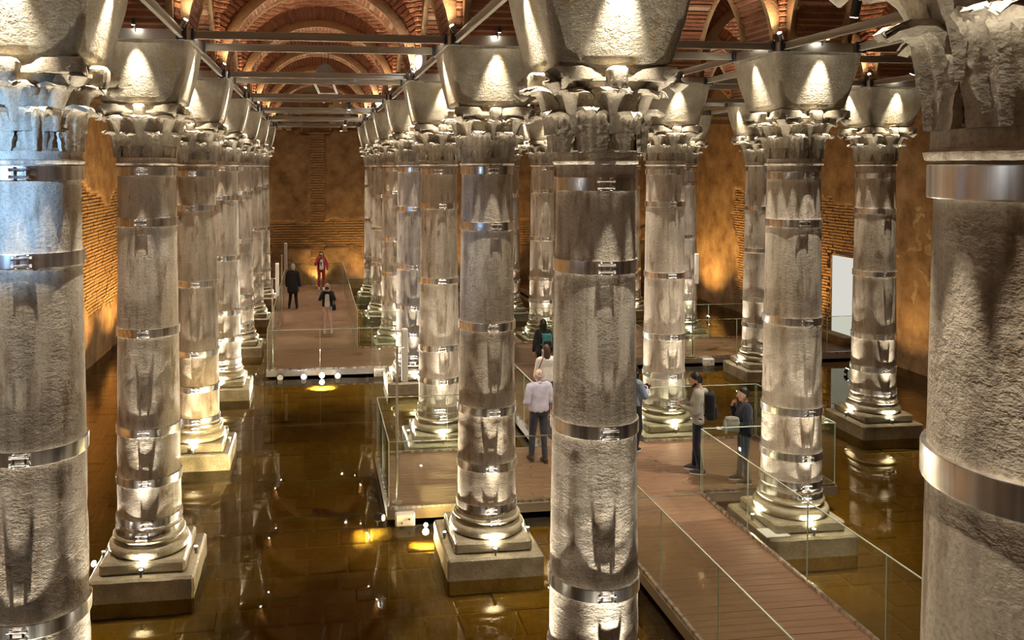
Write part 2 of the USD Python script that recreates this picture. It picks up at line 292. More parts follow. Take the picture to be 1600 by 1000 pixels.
for k, (u, z, s_) in enumerate([(21.4, 4.6, .15), (20.9, 3.5, .3), (22.2, 3.2, .12), (19.6, 3.2, .22), (20.3, 2.3, .2), (23.3, 5.3, .15), (29.2, 4.9, .14), (30.3, 4.1, .1), (18.2, 2.8, .2)]):
    obj('pale_scar', scar(u, z, s_, k + 3, onR), 'pale_plaster', RW, True)
for k in range(16):
    rr_ = np.random.RandomState(100 + k); obj('pale_edge', ribbon(rr_.uniform(17.5, 24.0), rr_.uniform(1.6, 5.6), rr_.uniform(.6, 1.3), k, onR, .10), 'pale_plaster', RW, True)
# far wall
FW = tag(UsdGeom.Xform.Define(stage, '/World/wall_back').GetPrim(), 'far end wall of dark orange plaster with a toothed strip of brick', 'wall', kind='structure')
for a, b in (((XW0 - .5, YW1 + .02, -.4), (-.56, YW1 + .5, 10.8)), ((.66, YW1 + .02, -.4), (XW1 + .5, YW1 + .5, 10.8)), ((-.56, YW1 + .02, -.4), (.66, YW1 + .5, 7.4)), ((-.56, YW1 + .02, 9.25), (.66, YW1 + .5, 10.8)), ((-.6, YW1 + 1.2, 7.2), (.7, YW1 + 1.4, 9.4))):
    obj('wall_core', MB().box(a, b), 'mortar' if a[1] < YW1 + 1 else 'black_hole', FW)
def covF(U, Z):
    n = meshkit.fbm(np.stack([U * .6, Z * .8, np.full_like(U, 4.2)], -1), 5, 15)
    strip = .28 + .12 * np.sign(np.sin(Z * 22)) * 0 - np.abs(U - .12) + .22 * (n - .5)
    lo = np.minimum(.55 - np.abs(Z - 2.6 - .5 * (n - .5)), n - .47) * 1.0
    hole = np.minimum(np.minimum(U + .66, .76 - U), np.minimum(Z - 7.3, 9.35 - Z)) * 5
    up_ = (Z - 7.55) * .6
    return -np.maximum(np.maximum(strip, lo), np.maximum(hole, up_))
obj('plaster_patch', plaster_sheet(XW0, XW1, -.4, 10.4, covF, lambda U, Z, d: np.stack([U, YW1 - d, Z], -1), .06, 13, .12), 'plaster', FW, True, kind='stuff')
obj('brick_courses', wall_bricks(-2.2, 12, .9, 7.3, lambda u, z, w, h, d: bx(w, d, h, (u, YW1 + .01 - d / 2, z)), lambda u, z: (abs(u - .12) < .55) or z < 4.4, 23, course=.12), 'wall_brick', FW, kind='stuff')
mb = MB(); r_ = np.random.RandomState(5)
for k in range(150):                                       # rubble of the lunette above the far wall
    u = r_.uniform(-2.0, 2.2); z = r_.uniform(7.5, 9.4)
    if -.75 < u < .85 or (u * u + (z - 7.45) ** 2) > 1.95 ** 2: continue
    mb.add(bx(r_.uniform(.2, .45), r_.uniform(.12, .26), r_.uniform(.1, .24), (0, 0, 0), .03), (u, YW1 - .02, z), rotz(0))
obj('rubble', mb, 'rubble', FW, kind='stuff')
obj('wall_front', bx(XW1 - XW0 + 1, .4, 11.2, ((XW0 + XW1) / 2, YF - .2, 5.2)), 'plaster', label='entrance end wall behind the viewer in brown plaster', cat='wall', kind='structure')

# ---------------------------------------------------------------- ceiling: brick arches and sail vaults
CE = tag(UsdGeom.Xform.Define(stage, '/World/ceiling').GetPrim(), 'vaulted ceiling of red brick sail vaults between brick arches', 'ceiling', kind='structure')
def arch_parts(span, R=1.8, W=.86, RO=2.3, seed=0):
    """arch in the xz plane, springing at z = 0, voussoirs standing on edge; span scales x"""
    r = np.random.RandomState(seed); sc = span / (2 * R)
    core, vs, band = MB(), MB(), MB()
    n = 36; a = np.linspace(0, np.pi, n)
    S = np.stack([np.stack([np.cos(a) * rr * sc if rr < RO else np.cos(a) * (R * sc + RO - R), np.full(n, yy), np.sin(a) * rr], -1) for rr, yy in ((R + .03, -W / 2 + .03), (R + .03, W / 2 - .03), (RO, W / 2 - .03), (RO, -W / 2 + .03), (R + .03, -W / 2 + .03))], 1)
    core.add((S.reshape(-1, 3), grid_faces(n, 5)))
    m = int(np.pi * R / .088)
    for k in range(m):
        t = (k + .5) / m * np.pi; th = .062 * r.uniform(.8, 1.2); dr = r.uniform(-.012, .02)
        v, f = bx(RO - R - .02, W + r.uniform(-.03, .03), th * 1.12, (0, 0, 0))
        v[:, 2] *= 1 + .12 * np.sign(v[:, 0])
        v[:, 0] += (R + RO) / 2 + dr
        c, s_ = math.cos(t), math.sin(t)
        vv = np.stack([(v[:, 0] * c - v[:, 2] * s_) * sc, v[:, 1], v[:, 0] * s_ + v[:, 2] * c], -1); vs.add((vv, f))
    for sgn in (-1, 1):                                   # pale band of render round the arris
        rr = np.array([R - .015, R + .16, R + .15, R - .015]); yy = np.array([-W / 2 - .03, -W / 2 - .025, -W / 2 + .06, -W / 2 + .06]) * -sgn
        wob = .02 * meshkit.fbm(np.stack([a * 4, np.full(n, seed * 1.7 + sgn), np.zeros(n)], -1), 3, seed)[:, None]
        S = np.stack([np.cos(a)[:, None] * (rr + wob * np.array([0, 1, 1, 0])) * sc, np.broadcast_to(yy, (n, 4)), np.sin(a)[:, None] * (rr + wob * np.array([0, 1, 1, 0]))], -1)
        S = np.concatenate([S, S[:, :1]], 1); F = grid_faces(n, 5); band.add((S.reshape(-1, 3), F if sgn < 0 else F[:, ::-1]))
    return core, vs, band
def put_arch(cx, cy, span, turn, seed):
    R_ = rotz(math.pi / 2) if turn else None
    ar = UsdGeom.Xform.Define(stage, numbered('/World/ceiling/arch')).GetPrim()
    UsdGeom.Xformable(ar).AddTranslateOp().Set(Gf.Vec3d(cx, cy, ZSPR))
    if turn: UsdGeom.Xformable(ar).AddRotateZOp().Set(90.)
    key = (round(span, 2), seed % 3)
    if key not in arch_cache: arch_cache[key] = [m.arr() for m in arch_parts(span, seed=seed % 3)]
    for nm, m, mt in zip(('arch_core', 'arch_brick', 'render_band'), arch_cache[key], ('mortar', 'brick', 'arch_render')):
        obj(nm, m, mt, ar, nm == 'render_band', kind='stuff' if nm == 'arch_brick' else None)
arch_cache = {}
half = .6
for j in range(1, 9):
    for i in range(5):
        a, b = XS[i] + (half if i else 0), XS[i + 1] - (half if i < 4 else 0)
        put_arch((a + b) / 2, YS[j], b - a, False, i + j)
for i in range(1, 5):
    for j in range(9):
        a, b = YS[j] + (half if j else 0), YS[j + 1] - (half if j < 8 else 0)
        put_arch(XS[i], (a + b) / 2, b - a, True, i + 2 * j)
nn = 22; gx = np.linspace(-1, 1, nn)
for i in range(5):
    for j in range(9):
        a, b, c, d = XS[i] + (.38 if i else 0), XS[i + 1] - (.38 if i < 4 else 0), YS[j] + (.38 if j else 0), YS[j + 1] - (.38 if j < 8 else 0)
        U, V = np.meshgrid(gx, gx, indexing='ij'); X, Y = (a + b) / 2 + U * (b - a) / 2, (c + d) / 2 + V * (d - c) / 2
        Z = 7.75 + np.sqrt(np.maximum(7.62 - (U ** 2 + V ** 2) * 3.8, 0))
        Z = Z + .05 * (meshkit.fbm(np.stack([X * 1.5, Y * 1.5, Z * 1.5], -1), 4, 3) - .5)
        obj('vault', (np.stack([X, Y, Z], -1).reshape(-1, 3), grid_faces(nn, nn)[:, ::-1]), 'vault_brick', CE, True)
for i in range(1, 5):
    for j in range(1, 9):
        obj('pier_head', bx(1.06, 1.06, 2.2, (XS[i], YS[j], ZSPR + 1.09), .05), 'vault_brick', CE)

# ---------------------------------------------------------------- columns
def fb(p, s, o=4, seed=0): return meshkit.fbm(np.asarray(p) * s, o, seed)
def leaf(w, L, r0, flare, turn, seed, nu=13, nv=19, th=.032):
    """acanthus leaf against the bell: rises, swells and curls its ragged lobed tip outwards; faces +x"""
    r = np.random.RandomState(seed); v = np.linspace(0, 1, nv); u = np.linspace(-1, 1, nu)
    phi = np.radians(2 + flare * v + turn * np.clip((v - .62) / .38, 0, 1) ** 1.3); dl = L / (nv - 1)
    rad = r0 + np.concatenate([[0], np.cumsum(np.sin(phi[:-1]) * dl)]); z = np.concatenate([[0], np.cumsum(np.cos(phi[:-1]) * dl)])
    lobe = np.abs(np.sin((v * 4.0 + .25) * np.pi)) ** .6
    wid = w * (.86 + .22 * np.sin(v * 2.6)) * (1 - np.clip((v - .62) / .40, 0, 1) ** 2.2 * .80) * (.84 + .20 * lobe * (.4 + .6 * v))
    U, V = np.meshgrid(u, np.arange(nv), indexing='ij'); vv = v[V]
    ang = U * wid[V] / np.maximum(rad[V], .1) * .5
    fold = .013 * np.cos(U * np.pi * 4.0 + vv * 2.2) * (.3 + vv) + .020 * np.exp(-(U / .13) ** 2) - .030 * np.abs(U) ** 1.7 * (.25 + vv)
    edge = (np.abs(U) > .8) * .011 * r.randn(nu, nv) * vv
    cn, sn = np.cos(phi)[V], np.sin(phi)[V]; off = fold + .0025 * r.randn(nu, nv) * vv + edge
    rr = rad[V] + off * cn; zz = z[V] - off * sn - .10 * L * U ** 2 * vv ** 2 + edge * .5
    P = np.stack([rr * np.cos(ang), rr * np.sin(ang), zz], -1)
    du, dv = np.gradient(P, axis=0), np.gradient(P, axis=1); N = np.cross(du, dv); N /= np.maximum(np.linalg.norm(N, axis=-1, keepdims=True), 1e-9)
    return shell(P, N, th)
def volute(seed):
    r = np.random.RandomState(seed); k = r.uniform(.86, 1.0)
    path = [(.40, 0, .36), (.47, 0, .50), (.57, 0, .60), (.68 * k, 0, .645), (.76 * k, 0, .63), (.79 * k, 0, .575), (.755 * k, 0, .54), (.715 * k, 0, .565)]
    v, f = tube(path, [.06, .065, .068, .07, .068, .06, .05, .035], 9, 1.25)
    v = v + .03 * (np.stack([fb(v + seed, 9, 3, s) for s in (1, 2, 3)], -1) - .5)
    return v, f
def abacus(seed):
    a = np.linspace(0, 2 * np.pi, 65)[:-1]; c = np.abs(np.cos(2 * a))
    side = .575 / np.maximum(np.abs(np.cos(a)), np.abs(np.sin(a))); rad = np.minimum(side, .80) - .10 * c - .05 * meshkit.fbm(np.stack([np.cos(a) * 3 + seed, np.sin(a) * 3, np.zeros(64)], -1), 3, seed)
    levels = [(.97, .60), (1.0, .615), (1.0, .70), (.98, .715)]
    V = np.concatenate([np.stack([np.cos(a) * rad * s, np.sin(a) * rad * s, np.full(64, z)], -1) for s, z in levels] + [[[0, 0, .60]], [[0, 0, .715]]])
    V[:256] += .055 * (np.stack([fb(V[:256] + seed, 7, 3, s) for s in (1, 2, 3)], -1) - .5) * [1, 1, .8]
    i = np.arange(64); j = (i + 1) % 64; F = []
    for k in range(3): F += [np.stack([k * 64 + i, k * 64 + j, k * 64 + 64 + j], 1), np.stack([k * 64 + i, k * 64 + 64 + j, k * 64 + 64 + i], 1)]
    F += [np.stack([j, i, np.full(64, 256)], 1), np.stack([192 + i, 192 + j, np.full(64, 257)], 1)]
    return V, np.vstack(F)
LEAF = [(leaf(.31, .40, .405, 10, 128, s), leaf(.47, .47, .43, 30, 100, s + 50)) for s in range(6)]
def boss(seed):
    v, f = slab(.085, -.10, .10, seed, .02, .03); v = v * [1, .95, 1]; v[:, 0] *= 1 - .25 * np.clip(-v[:, 2] / .1, 0, 1)
    return v, f
BOSS = []
VOL = [volute(s) for s in range(5)]
def rough_box(hx, hy, z0, z1, top, seed, n=9, round_=.08, amp=.02, bulge=.0):
    """stone block tapering downwards from half width top to hx, hy, with rounded upright edges"""
    rc = .11; q = []                                        # unit rounded square, rc = corner radius
    for c in range(4):
        a = c * np.pi / 2 + np.linspace(0, np.pi / 2, 6); cx, cy = [(1, 1), (-1, 1), (-1, -1), (1, -1)][c]
        q += [(cx * (1 - rc) + rc * np.cos(t), cy * (1 - rc) + rc * np.sin(t)) for t in a]
        p0 = np.array(q[-1]); p1 = np.array([(-1 + rc, 1), (-1, -1 + rc), (1 - rc, -1), (1, 1 - rc)][c]); q += [tuple(p0 + (p1 - p0) * t) for t in np.linspace(0, 1, 10)[1:-1]]
    q = np.array(q); m = len(q); V = []
    ts = np.concatenate([[0, .035], np.linspace(.1, .95, n), [1.0]])
    for t in ts:
        s = (hx + (top - hx) * t + bulge * np.sin(np.pi * min(1, t * 1.0)) - (.035 if t == 0 else .0)); V.append(np.stack([q[:, 0] * s, q[:, 1] * s * hy / hx, np.full(m, z0 + (z1 - z0) * t)], -1))
    V = np.concatenate(V); k = len(ts)
    V[:, :2] += amp * (np.stack([fb(V + seed, 3.2, 4, s) for s in (1, 2)], -1) - .5)
    V = np.vstack([V, [[0, 0, z0], [0, 0, z1]]]); i = np.arange(m); j = (i + 1) % m; F = []
    for q in range(k - 1): F += [np.stack([q * m + i, q * m + j, q * m + m + j], 1), np.stack([q * m + i, q * m + m + j, q * m + m + i], 1)]
    F += [np.stack([j, i, np.full(m, k * m)], 1), np.stack([(k - 1) * m + i, (k - 1) * m + j, np.full(m, k * m + 1)], 1)]
    return V, np.vstack(F)
def slab(hx, z0, z1, seed, amp=.012, bev=.03):
    v, f = bx(2 * hx, 2 * hx, z1 - z0, (0, 0, (z0 + z1) / 2), bev)
    t = trimesh.Trimesh(v, f, process=True)
    for _ in range(4 if hx > .2 else 2): t = t.subdivide()
    v = np.array(t.vertices); v = v + amp * (np.stack([fb(v + seed, 5, 3, s) for s in (1, 2, 3)], -1) - .5) * 2
    return v, np.array(t.faces)
BOSS += [boss(s) for s in range(3)]
SLABS = [(slab(.69, -.22, .30, s), slab(.555, .30, .47, s + 9)) for s in range(4)]
ORD = ['front', 'second', 'third', 'fourth', 'fifth', 'sixth', 'seventh', 'eighth']
ROW = ['left-hand row', 'row just right of the central aisle', 'third row from the left', 'right-hand row by the wall']
BANDZ = [.74, .90, 1.45, 2.13, 3.47, 4.95, 5.68]
# radius at top and foot, band heights where the photo shows them clearly
SPEC = {(0, -1): (.375, .425, [.74, .9, 1.42, 2.10, 3.46, 5.01, 5.70]), (0, 0): (.385, .43, [.76, .92, 1.47, 2.15, 3.50, 5.00, 5.69]), (0, 1): (.37, .43, [.73, .87, 1.47, 2.15, 3.50, 4.96, 5.62]),
        (1, -2): (.39, .45, [.74, .9, 1.45, 2.2, 3.2, 4.72, 5.70]), (1, -1): (.345, .405, [.72, .88, 1.40, 2.05, 3.46, 4.88, 5.60]), (1, 0): (.37, .43, [.70, .86, 1.45, 2.25, 3.46, 4.90, 5.70]),
        (1, 1): (.355, .42, [.77, .91, 1.47, 2.12, 3.47, 4.97, 5.66]), (2, 0): (.385, .44, [.78, .96, 1.38, 2.06, 3.42, 4.90, 5.62]), (2, 1): (.385, .43, [.72, .86, 1.42, 2.23, 3.5, 4.98, 5.65]), (3, 1): (.385, .45, [.73, .91, 1.39, 2.10, 3.45, 4.80, 5.56])}
def column(i, j):
    X, Y = col_xy(i, j); seed = 10 * i + j + 37; r = np.random.RandomState(seed)
    rt_, rb_, bz = SPEC.get((i, j), (.36 + .025 * r.rand(), .42 + .02 * r.rand(), [z + r.uniform(-.03, .03) * (z > 1.2) + r.choice([0, 0, .25, -.3]) * (z > 2 and z < 5) for z in BANDZ]))
    lab = f'banded grey marble column, {NAMES[(i, j)]}'
    T = thing('marble_column', lab, 'column', (X, Y, 0), group=None)
    s = seed % 4
    obj('lower_plinth', SLABS[s][0], 'plinth_marble', T, 35); obj('upper_plinth', SLABS[(s + 1) % 4][1], 'plinth_marble', T, 35)
    base = [(.50, .46), (.535, .49), (.55, .535), (.535, .58), (.50, .605), (.475, .61), (.455, .635), (.46, .66), (.485, .67), (.49, .69), (.475, .715), (rb_ + .025, .72), (rb_ + .02, .75)]
    bv, bf = lathe([(.01, .44)] + base + [(.01, .75)], 48); bv = bv + .02 * (np.stack([fb(bv + seed, 6, 3, q) for q in (1, 2, 3)], -1) - .5)
    obj('column_base', (bv, bf), 'plinth_marble', T, 50)
    near_ = Y < 14
    n, k = (96, 150) if near_ else (48, 60)
    zz = np.linspace(.70, 5.74, k); rad = rb_ + (rt_ - rb_) * ((zz - .7) / 5.0) ** 1.15
    prof = np.stack([rad, zz], -1)
    prof = np.vstack([prof, [(rt_ + .004, 5.76), (rt_ + .03, 5.775), (rt_ + .035, 5.80), (rt_ + .012, 5.81), (rt_ + .012, 5.875), (rt_ - .05, 5.88)]])
    sv, sf = lathe(prof, n); q = np.stack([sv[:, 0] + X, sv[:, 1] + Y, sv[:, 2]], -1)
    low = np.clip((3.3 + 1.2 * (fb(q, .9, 3, 4) - .5) - q[:, 2]) * 2, .25, 1)       # the lower drums are coarser
    d = .014 * (fb(q, 5.5, 5, 5) - .5) * low + .022 * np.minimum(0, fb(q, 2.4, 4, 6) - .40) * low * 3
    sv[:, :2] *= (1 + d / np.maximum(np.hypot(sv[:, 0], sv[:, 1]), .1))[:, None]
    obj('shaft', (sv, sf), 'shaft_marble', T, 50)
    # steel bands with their bolted clasp facing the entrance
    for z in bz:
        R = float(np.interp(z, zz, rad)) + .013; hh = .058 if z > 1.2 else .05
        if z > 5.5: R += .004
        b = obj('steel_band', lathe([(R - .03, z - hh), (R + .004, z - hh), (R + .006, z - hh + .006), (R + .006, z + hh - .006), (R + .004, z + hh), (R - .03, z + hh)], 64), 'steel', T, 40)
        a0 = -math.pi / 2 + .06 * r.randn()
        mb = MB()
        for sg in (-1, 1):
            ca = a0 + sg * .045 / R
            mb.add(bx(.03, .022, hh * 2 - .01, (0, 0, 0), .004), (R * math.cos(ca) + .018 * math.cos(a0), R * math.sin(ca) + .018 * math.sin(a0), z), rotz(a0))
        ra, ta = np.array([math.cos(a0), math.sin(a0), 0]), np.array([-math.sin(a0), math.cos(a0), 0])
        for dz in (-.028, .028):
            c0 = ra * (R + .03) + [0, 0, z + dz]; mb.add(cyl(c0 - ta * .075, c0 + ta * .075, .0095, 8)); mb.add(cyl(c0 - ta * .075, c0 - ta * .058, .017, 6)); mb.add(cyl(c0 + ta * .058, c0 + ta * .075, .017, 6))
        obj('clasp', mb, 'steel', b)
    # capital
    C = tag(UsdGeom.Xform.Define(stage, str(T.GetPath()) + '/capital').GetPrim()); UsdGeom.Xformable(C).AddTranslateOp().Set(Gf.Vec3d(0, 0, 5.87))
    obj('bell', lathe([(.30, 0), (.375, .0), (.385, .02), (.36, .04), (.355, .20), (.375, .36), (.43, .50), (.52, .60), (.52, .63), (.1, .64)], 32), 'capital_marble', C, 40)
    for k_ in range(8):
        a = k_ * math.pi / 4 + math.pi / 8
        for tier, off, dz in ((0, 0, .005), (1, math.pi / 8, .16)):
            v, f = LEAF[r.randint(6)][tier]; sc = r.uniform(.93, 1.05)
            obj('acanthus_leaf', ((v * [sc, sc * r.uniform(.95, 1.06), sc]) @ rotz(a + off).T + [0, 0, dz], f), 'capital_marble', C, 55)
    for k_ in range(4):
        v, f = VOL[r.randint(5)]; obj('volute', (v @ rotz(k_ * math.pi / 2 + math.pi / 4).T, f), 'capital_marble', C, 60)
        v, f = BOSS[r.randint(3)]; obj('boss', ((v + [.535, r.uniform(-.02, .02), .61]) @ rotz(k_ * math.pi / 2).T, f), 'capital_marble', C, 50)
    obj('abacus', abacus(seed), 'capital_marble', C, 40)
    obj('impost_block', rough_box(.50, .50, 6.60, 7.42, .675, seed, amp=.022, bulge=.015), 'impost_marble', T, 40)
    obj('impost_foot', rough_box(.46, .46, 6.575, 6.66, .49, seed + 3, n=2, amp=.02), 'impost_marble', T, 40)
    obj('collar', rough_box(.70, .70, 7.41, 7.55, .70, 0, n=2, amp=0.), 'collar_steel', T, 40)
    return T
IN_VIEW = {(0, -1): 'nearest at the left edge', (0, 0): 'second in the left-hand row', (0, 1): 'third in the left-hand row', (0, 2): 'fourth in the left-hand row', (0, 3): 'fifth in the left-hand row', (0, 4): 'sixth in the left-hand row', (0, 5): 'last in the left-hand row',
    (1, -2): 'closest of all at the right edge', (1, -1): 'large one right of centre with brown stains', (1, 0): 'standing before the near deck corner', (1, 1): 'right behind the near deck corner', (1, 2): 'third back along the right of the aisle', (1, 3): 'fourth back along the right of the aisle', (1, 4): 'fifth back along the right of the aisle', (1, 5): 'last along the right of the aisle',
    (2, 0): 'right of the ramp behind glass', (2, 1): 'behind the visitor in denim', (2, 2): 'hidden behind the large stained one', (2, 3): 'seen beyond the walking women', (2, 4): 'thin sliver seen beyond the deck corner column',
    (3, 1): 'standing alone in water on the right', (3, 2): 'beside the right-hand deck, partly hidden', (3, 3): 'slim one at the far right deck', (3, 4): 'thin sliver beside the large stained one'}
NAMES = dict(IN_VIEW); NAMES.update({(2, -1): 'just beyond the right edge', (3, 0): 'beyond the right edge near the wall', (2, 5): 'last in the third row', (3, 5): 'last in the right-hand row'})
COLS = sorted(NAMES, key=lambda k: (k[1], k[0]))
for ij in COLS: column(*ij)

# ---------------------------------------------------------------- steel tie bars from collar to collar
def tie(name, label, p, q):
    p, q = np.array(p, float), np.array(q, float); d = (q - p) / np.linalg.norm(q - p); s = np.array([-d[1], d[0], 0])
    T = thing(name, label, 'tie bar', (p + q) / 2 * [1, 1, 0])
    for sg in (-1, 1):
        a, b = p - (p + q) / 2 * [1, 1, 0] + s * .58 * sg, q - (p + q) / 2 * [1, 1, 0] + s * .58 * sg
        L = np.linalg.norm(b - a); R_ = rotz(math.atan2(d[1], d[0])); mb = MB()
        mb.add(bx(L, .05, .018, (0, 0, .045)), (a + b) / 2, R_); mb.add(bx(L, .05, .018, (0, 0, -.045)), (a + b) / 2, R_); mb.add(bx(L, .016, .08), (a + b) / 2, R_)
        obj('bar', mb, 'bar_steel', T)
        for e, sg2 in ((a, 1), (b, -1)): obj('bracket', bx(.03, .14, .16, (0, 0, 0), .005), 'dark_metal', T).GetAttribute('points').Set(obj_pts(bx(.03, .14, .16, (0, 0, 0), .005)[0] @ R_.T + e + d * sg2 * .015))
def obj_pts(v):
    from pxr import Vt
    return Vt.Vec3fArray.FromNumpy(np.asarray(v, np.float32))
ORDW = {-2: 'nearest', -1: 'second', 0: 'third', 1: 'fourth', 2: 'fifth', 3: 'sixth', 4: 'seventh', 5: 'last'}
for j in range(-1, 6):
    for i, (lo, hi, nm) in enumerate([(XW0, X0 - .7, 'to the left wall'), (X0 + .7, X0 + BAY - .7, 'across the central aisle'), (X0 + BAY + .7, X0 + 2 * BAY - .7, 'across the second aisle'), (X0 + 2 * BAY + .7, X0 + 3 * BAY - .7, 'across the right-hand aisle'), (X0 + 3 * BAY + .7, XW1, 'to the right wall')]):
        tie('tie_beam', f'twin steel tie bars {nm} under the vaults, {ORDW[j]} row', (lo, YS[j + 3], 7.50), (hi, YS[j + 3], 7.50))
for i in range(4):
    for j in range(-2, 5):
        tie('tie_beam', f'twin steel tie bars running lengthwise above the {ROW[i]}, {ORDW[j]} bay', (X0 + BAY * i, YS[j + 3] + .7, 7.49), (X0 + BAY * i, YS[j + 4] - .7, 7.49))

# ---------------------------------------------------------------- lamps on the columns
UPH = [cyl((0, 0, -.03), (0, 0, .055), .030, 12)]
def lamp_up(X, Y, face, where):
    dx, dy = {'front': (0, -1), 'left': (-1, 0), 'right': (1, 0)}[face]
    T = thing('plinth_spotlight', f'{face} plinth uplight of the column {where}', 'spotlight', (X + dx * .625, Y + dy * .625, .30))
    mb = MB().add(cyl((0, 0, .035), (0, 0, .10), .026, 12)).box((-.012, -.012, -.005), (.012, .012, .04)); obj('housing', mb, 'grey_metal', T)
    obj('lens', cyl((0, 0, .0985), (0, 0, .1035), .021, 12), 'lens_warm', T)
    lamp_light(T, 'beam', (0, 0, .13), (-dx * .035, -dy * .035, 1), UPLIGHT * (1.5 if Y < 9 else 1), WARM, 14., 1., .022)
    lamp_light(T, 'spill', (0, 0, .14), (-dx * .3, -dy * .3, 1), SPILL, WARM, 70., 1., .022)
def lamp_down(X, Y, face, where):
    dx, dy = {'front': (0, -1), 'left': (-1, 0), 'right': (1, 0)}[face]
    T = thing('collar_spotlight', f'{face} collar downlight of the column {where}', 'spotlight', (X + dx * .835, Y + dy * .835, 7.575))
    mb = MB().add(cyl((0, 0, .0), (0, 0, .08), .026, 12)).add(cyl((0, 0, .05), (-dx * .145, -dy * .145, -.07), .008, 6)); obj('housing', mb, 'dark_metal', T)
    obj('lens', cyl((0, 0, -.004), (0, 0, .001), .018, 12), 'lens_warm', T)
    lamp_light(T, 'beam', (0, 0, -.03), (-dx * .25, -dy * .25, -1), DOWNLIGHT, WARM, 21., 1., .022)
def lamp_vault(X, Y, sx, where):
    T = thing('vault_spotlight', f'vault spotlight on the collar of the column {where}', 'spotlight', (X + sx * .60, Y - .62, 7.55))
    ax = np.array([sx * .55, -.35, .75]); ax /= np.linalg.norm(ax); c = np.array([0, 0, .10])
    mb = MB().add(cyl(c - ax * .06, c + ax * .05, .035, 12)).box((-.012, -.012, -.005), (.012, .012, .09)); obj('housing', mb, 'grey_metal', T)
    obj('lens', cyl(c + ax * .0495, c + ax * .055, .029, 12), 'lens_warm', T)
    lamp_light(T, 'beam', c + ax * .09, ax + np.array([0, .5, .5]), VAULTLIGHT, RED, 72., .9, .03)
LEVEL = {}
for ij in COLS:
    X, Y = col_xy(*ij); w = NAMES[ij]
    if ij in ((2, -1), (3, 0)): continue                      # outside the picture
    for fc in ('front', 'left', 'right') if ij[1] < 3 else ('front', 'right' if ij[0] == 0 else 'left'):
        lamp_up(X, Y, fc, w); lamp_down(X, Y, fc, w)
    lamp_vault(X, Y, 1 if ij[0] == 0 else -1, w)

# ---------------------------------------------------------------- boardwalks
DZ = .20
def boardwalk(label, x0, x1, y0, y1, single, seed, legs=True):
    T = thing('boardwalk', label, 'deck', ((x0 + x1) / 2, (y0 + y1) / 2, 0)); o = np.array([(x0 + x1) / 2, (y0 + y1) / 2, 0]); r = random.Random(seed)
    n = max(1, round((y1 - y0) / .145)); h = (y1 - y0 - .02) / n; mb = MB()
    for k in range(n):
        yy = y0 + .01 + h * (k + .5); a = x0 + .01
        L = x1 - x0 - .02; cuts = [0.] if L < 2.6 else sorted([0.] + [min(L - .5, max(.5, q * 2.4 + r.uniform(-.5, .5))) for q in range(1, int(L / 2.4))])
        for c0, c1 in zip(cuts, cuts[1:] + [L]):
            m = bx(c1 - c0 - .006, h - .007, .028, (a + (c0 + c1) / 2 - o[0], yy - o[1], DZ - .014 + r.uniform(-.0015, .0015)), .003)
            if single: obj('plank', m, 'wood', T)
            else: mb.add(m)
    if not single: obj('planking', mb, 'wood', T, kind='stuff')
    fr = MB().box((x0 - o[0], y0 - o[1] - .012, DZ - .15), (x1 - o[0], y0 - o[1] + .008, DZ + .004)).box((x0 - o[0], y1 - o[1] - .008, DZ - .15), (x1 - o[0], y1 - o[1] + .012, DZ + .004)).box((x0 - o[0] - .012, y0 - o[1], DZ - .15), (x0 - o[0] + .008, y1 - o[1], DZ + .004)).box((x1 - o[0] - .008, y0 - o[1], DZ - .15), (x1 - o[0] + .012, y1 - o[1], DZ + .004))
    obj('edge_frame', fr, 'frame_steel', T)
    obj('underframe', MB().box((x0 - o[0] + .03, y0 - o[1] + .03, DZ - .12), (x1 - o[0] - .03, y1 - o[1] - .03, DZ - .035)), 'dark_metal', T)
    for lx in np.linspace(x0 + .25, x1 - .25, max(2, int((x1 - x0) / 2.2))):
        for ly in (y0 + .25, y1 - .25): obj('leg', MB().box((lx - o[0] - .04, ly - o[1] - .04, -.34), (lx - o[0] + .04, ly - o[1] + .04, DZ - .1)), 'dark_metal', T)
    return T
boardwalk('wooden walkway ramp running towards the viewer between glass rails', 4.42, 6.50, 4.0, 13.43, True, 1)
boardwalk('near cross deck of brown planks where the visitors stand', 1.15, 8.98, 13.46, 16.15, True, 2)
boardwalk('walkway between the cross decks with two women walking away', 4.42, 6.50, 16.19, 23.09, False, 3)
boardwalk('middle cross deck of brown planks with a bright floodlight beneath', -1.32, 16.6, 23.13, 25.74, False, 4)
boardwalk('long aisle walkway leading to the far end wall', -1.32, 1.30, 25.78, 39.6, False, 5)
boardwalk('right-hand far walkway behind the middle cross deck', 9.3, 11.2, 25.78, 39.6, False, 6)
boardwalk('walkway going on behind the middle cross deck in the second aisle', 3.45, 6.50, 25.78, 39.6, False, 7)

def rail(label, p, q, h=1.10, top='glass_edge'):
    p, q = np.array([*p, DZ]), np.array([*q, DZ]); L = np.linalg.norm(q - p); d = (q - p) / L; R_ = rotz(math.atan2(d[1], d[0]))
    T = thing('glass_balustrade', label, 'railing', p, math.degrees(math.atan2(d[1], d[0])))
    n = max(1, round(L / 1.45)); w = L / n
    for k in range(n):
        g = obj('glass_panel', MB().box((k * w + .006, -.007, .02), ((k + 1) * w - .006, .007, h)), 'glass', T)
        obj('panel_edge', MB().box((k * w + .002, -.006, .02), (k * w + .006, .006, h)).box(((k + 1) * w - .006, -.006, .02), ((k + 1) * w - .002, .006, h)), 'glass_edge', g)
    obj('top_edge', MB().box((0, -.008, h), (L, .008, h + .012)), 'glass_edge' if top == 'glass_edge' else 'steel', T)
    obj('base_shoe', MB().box((0, -.022, .0045), (L, .022, .05)), 'steel', T)
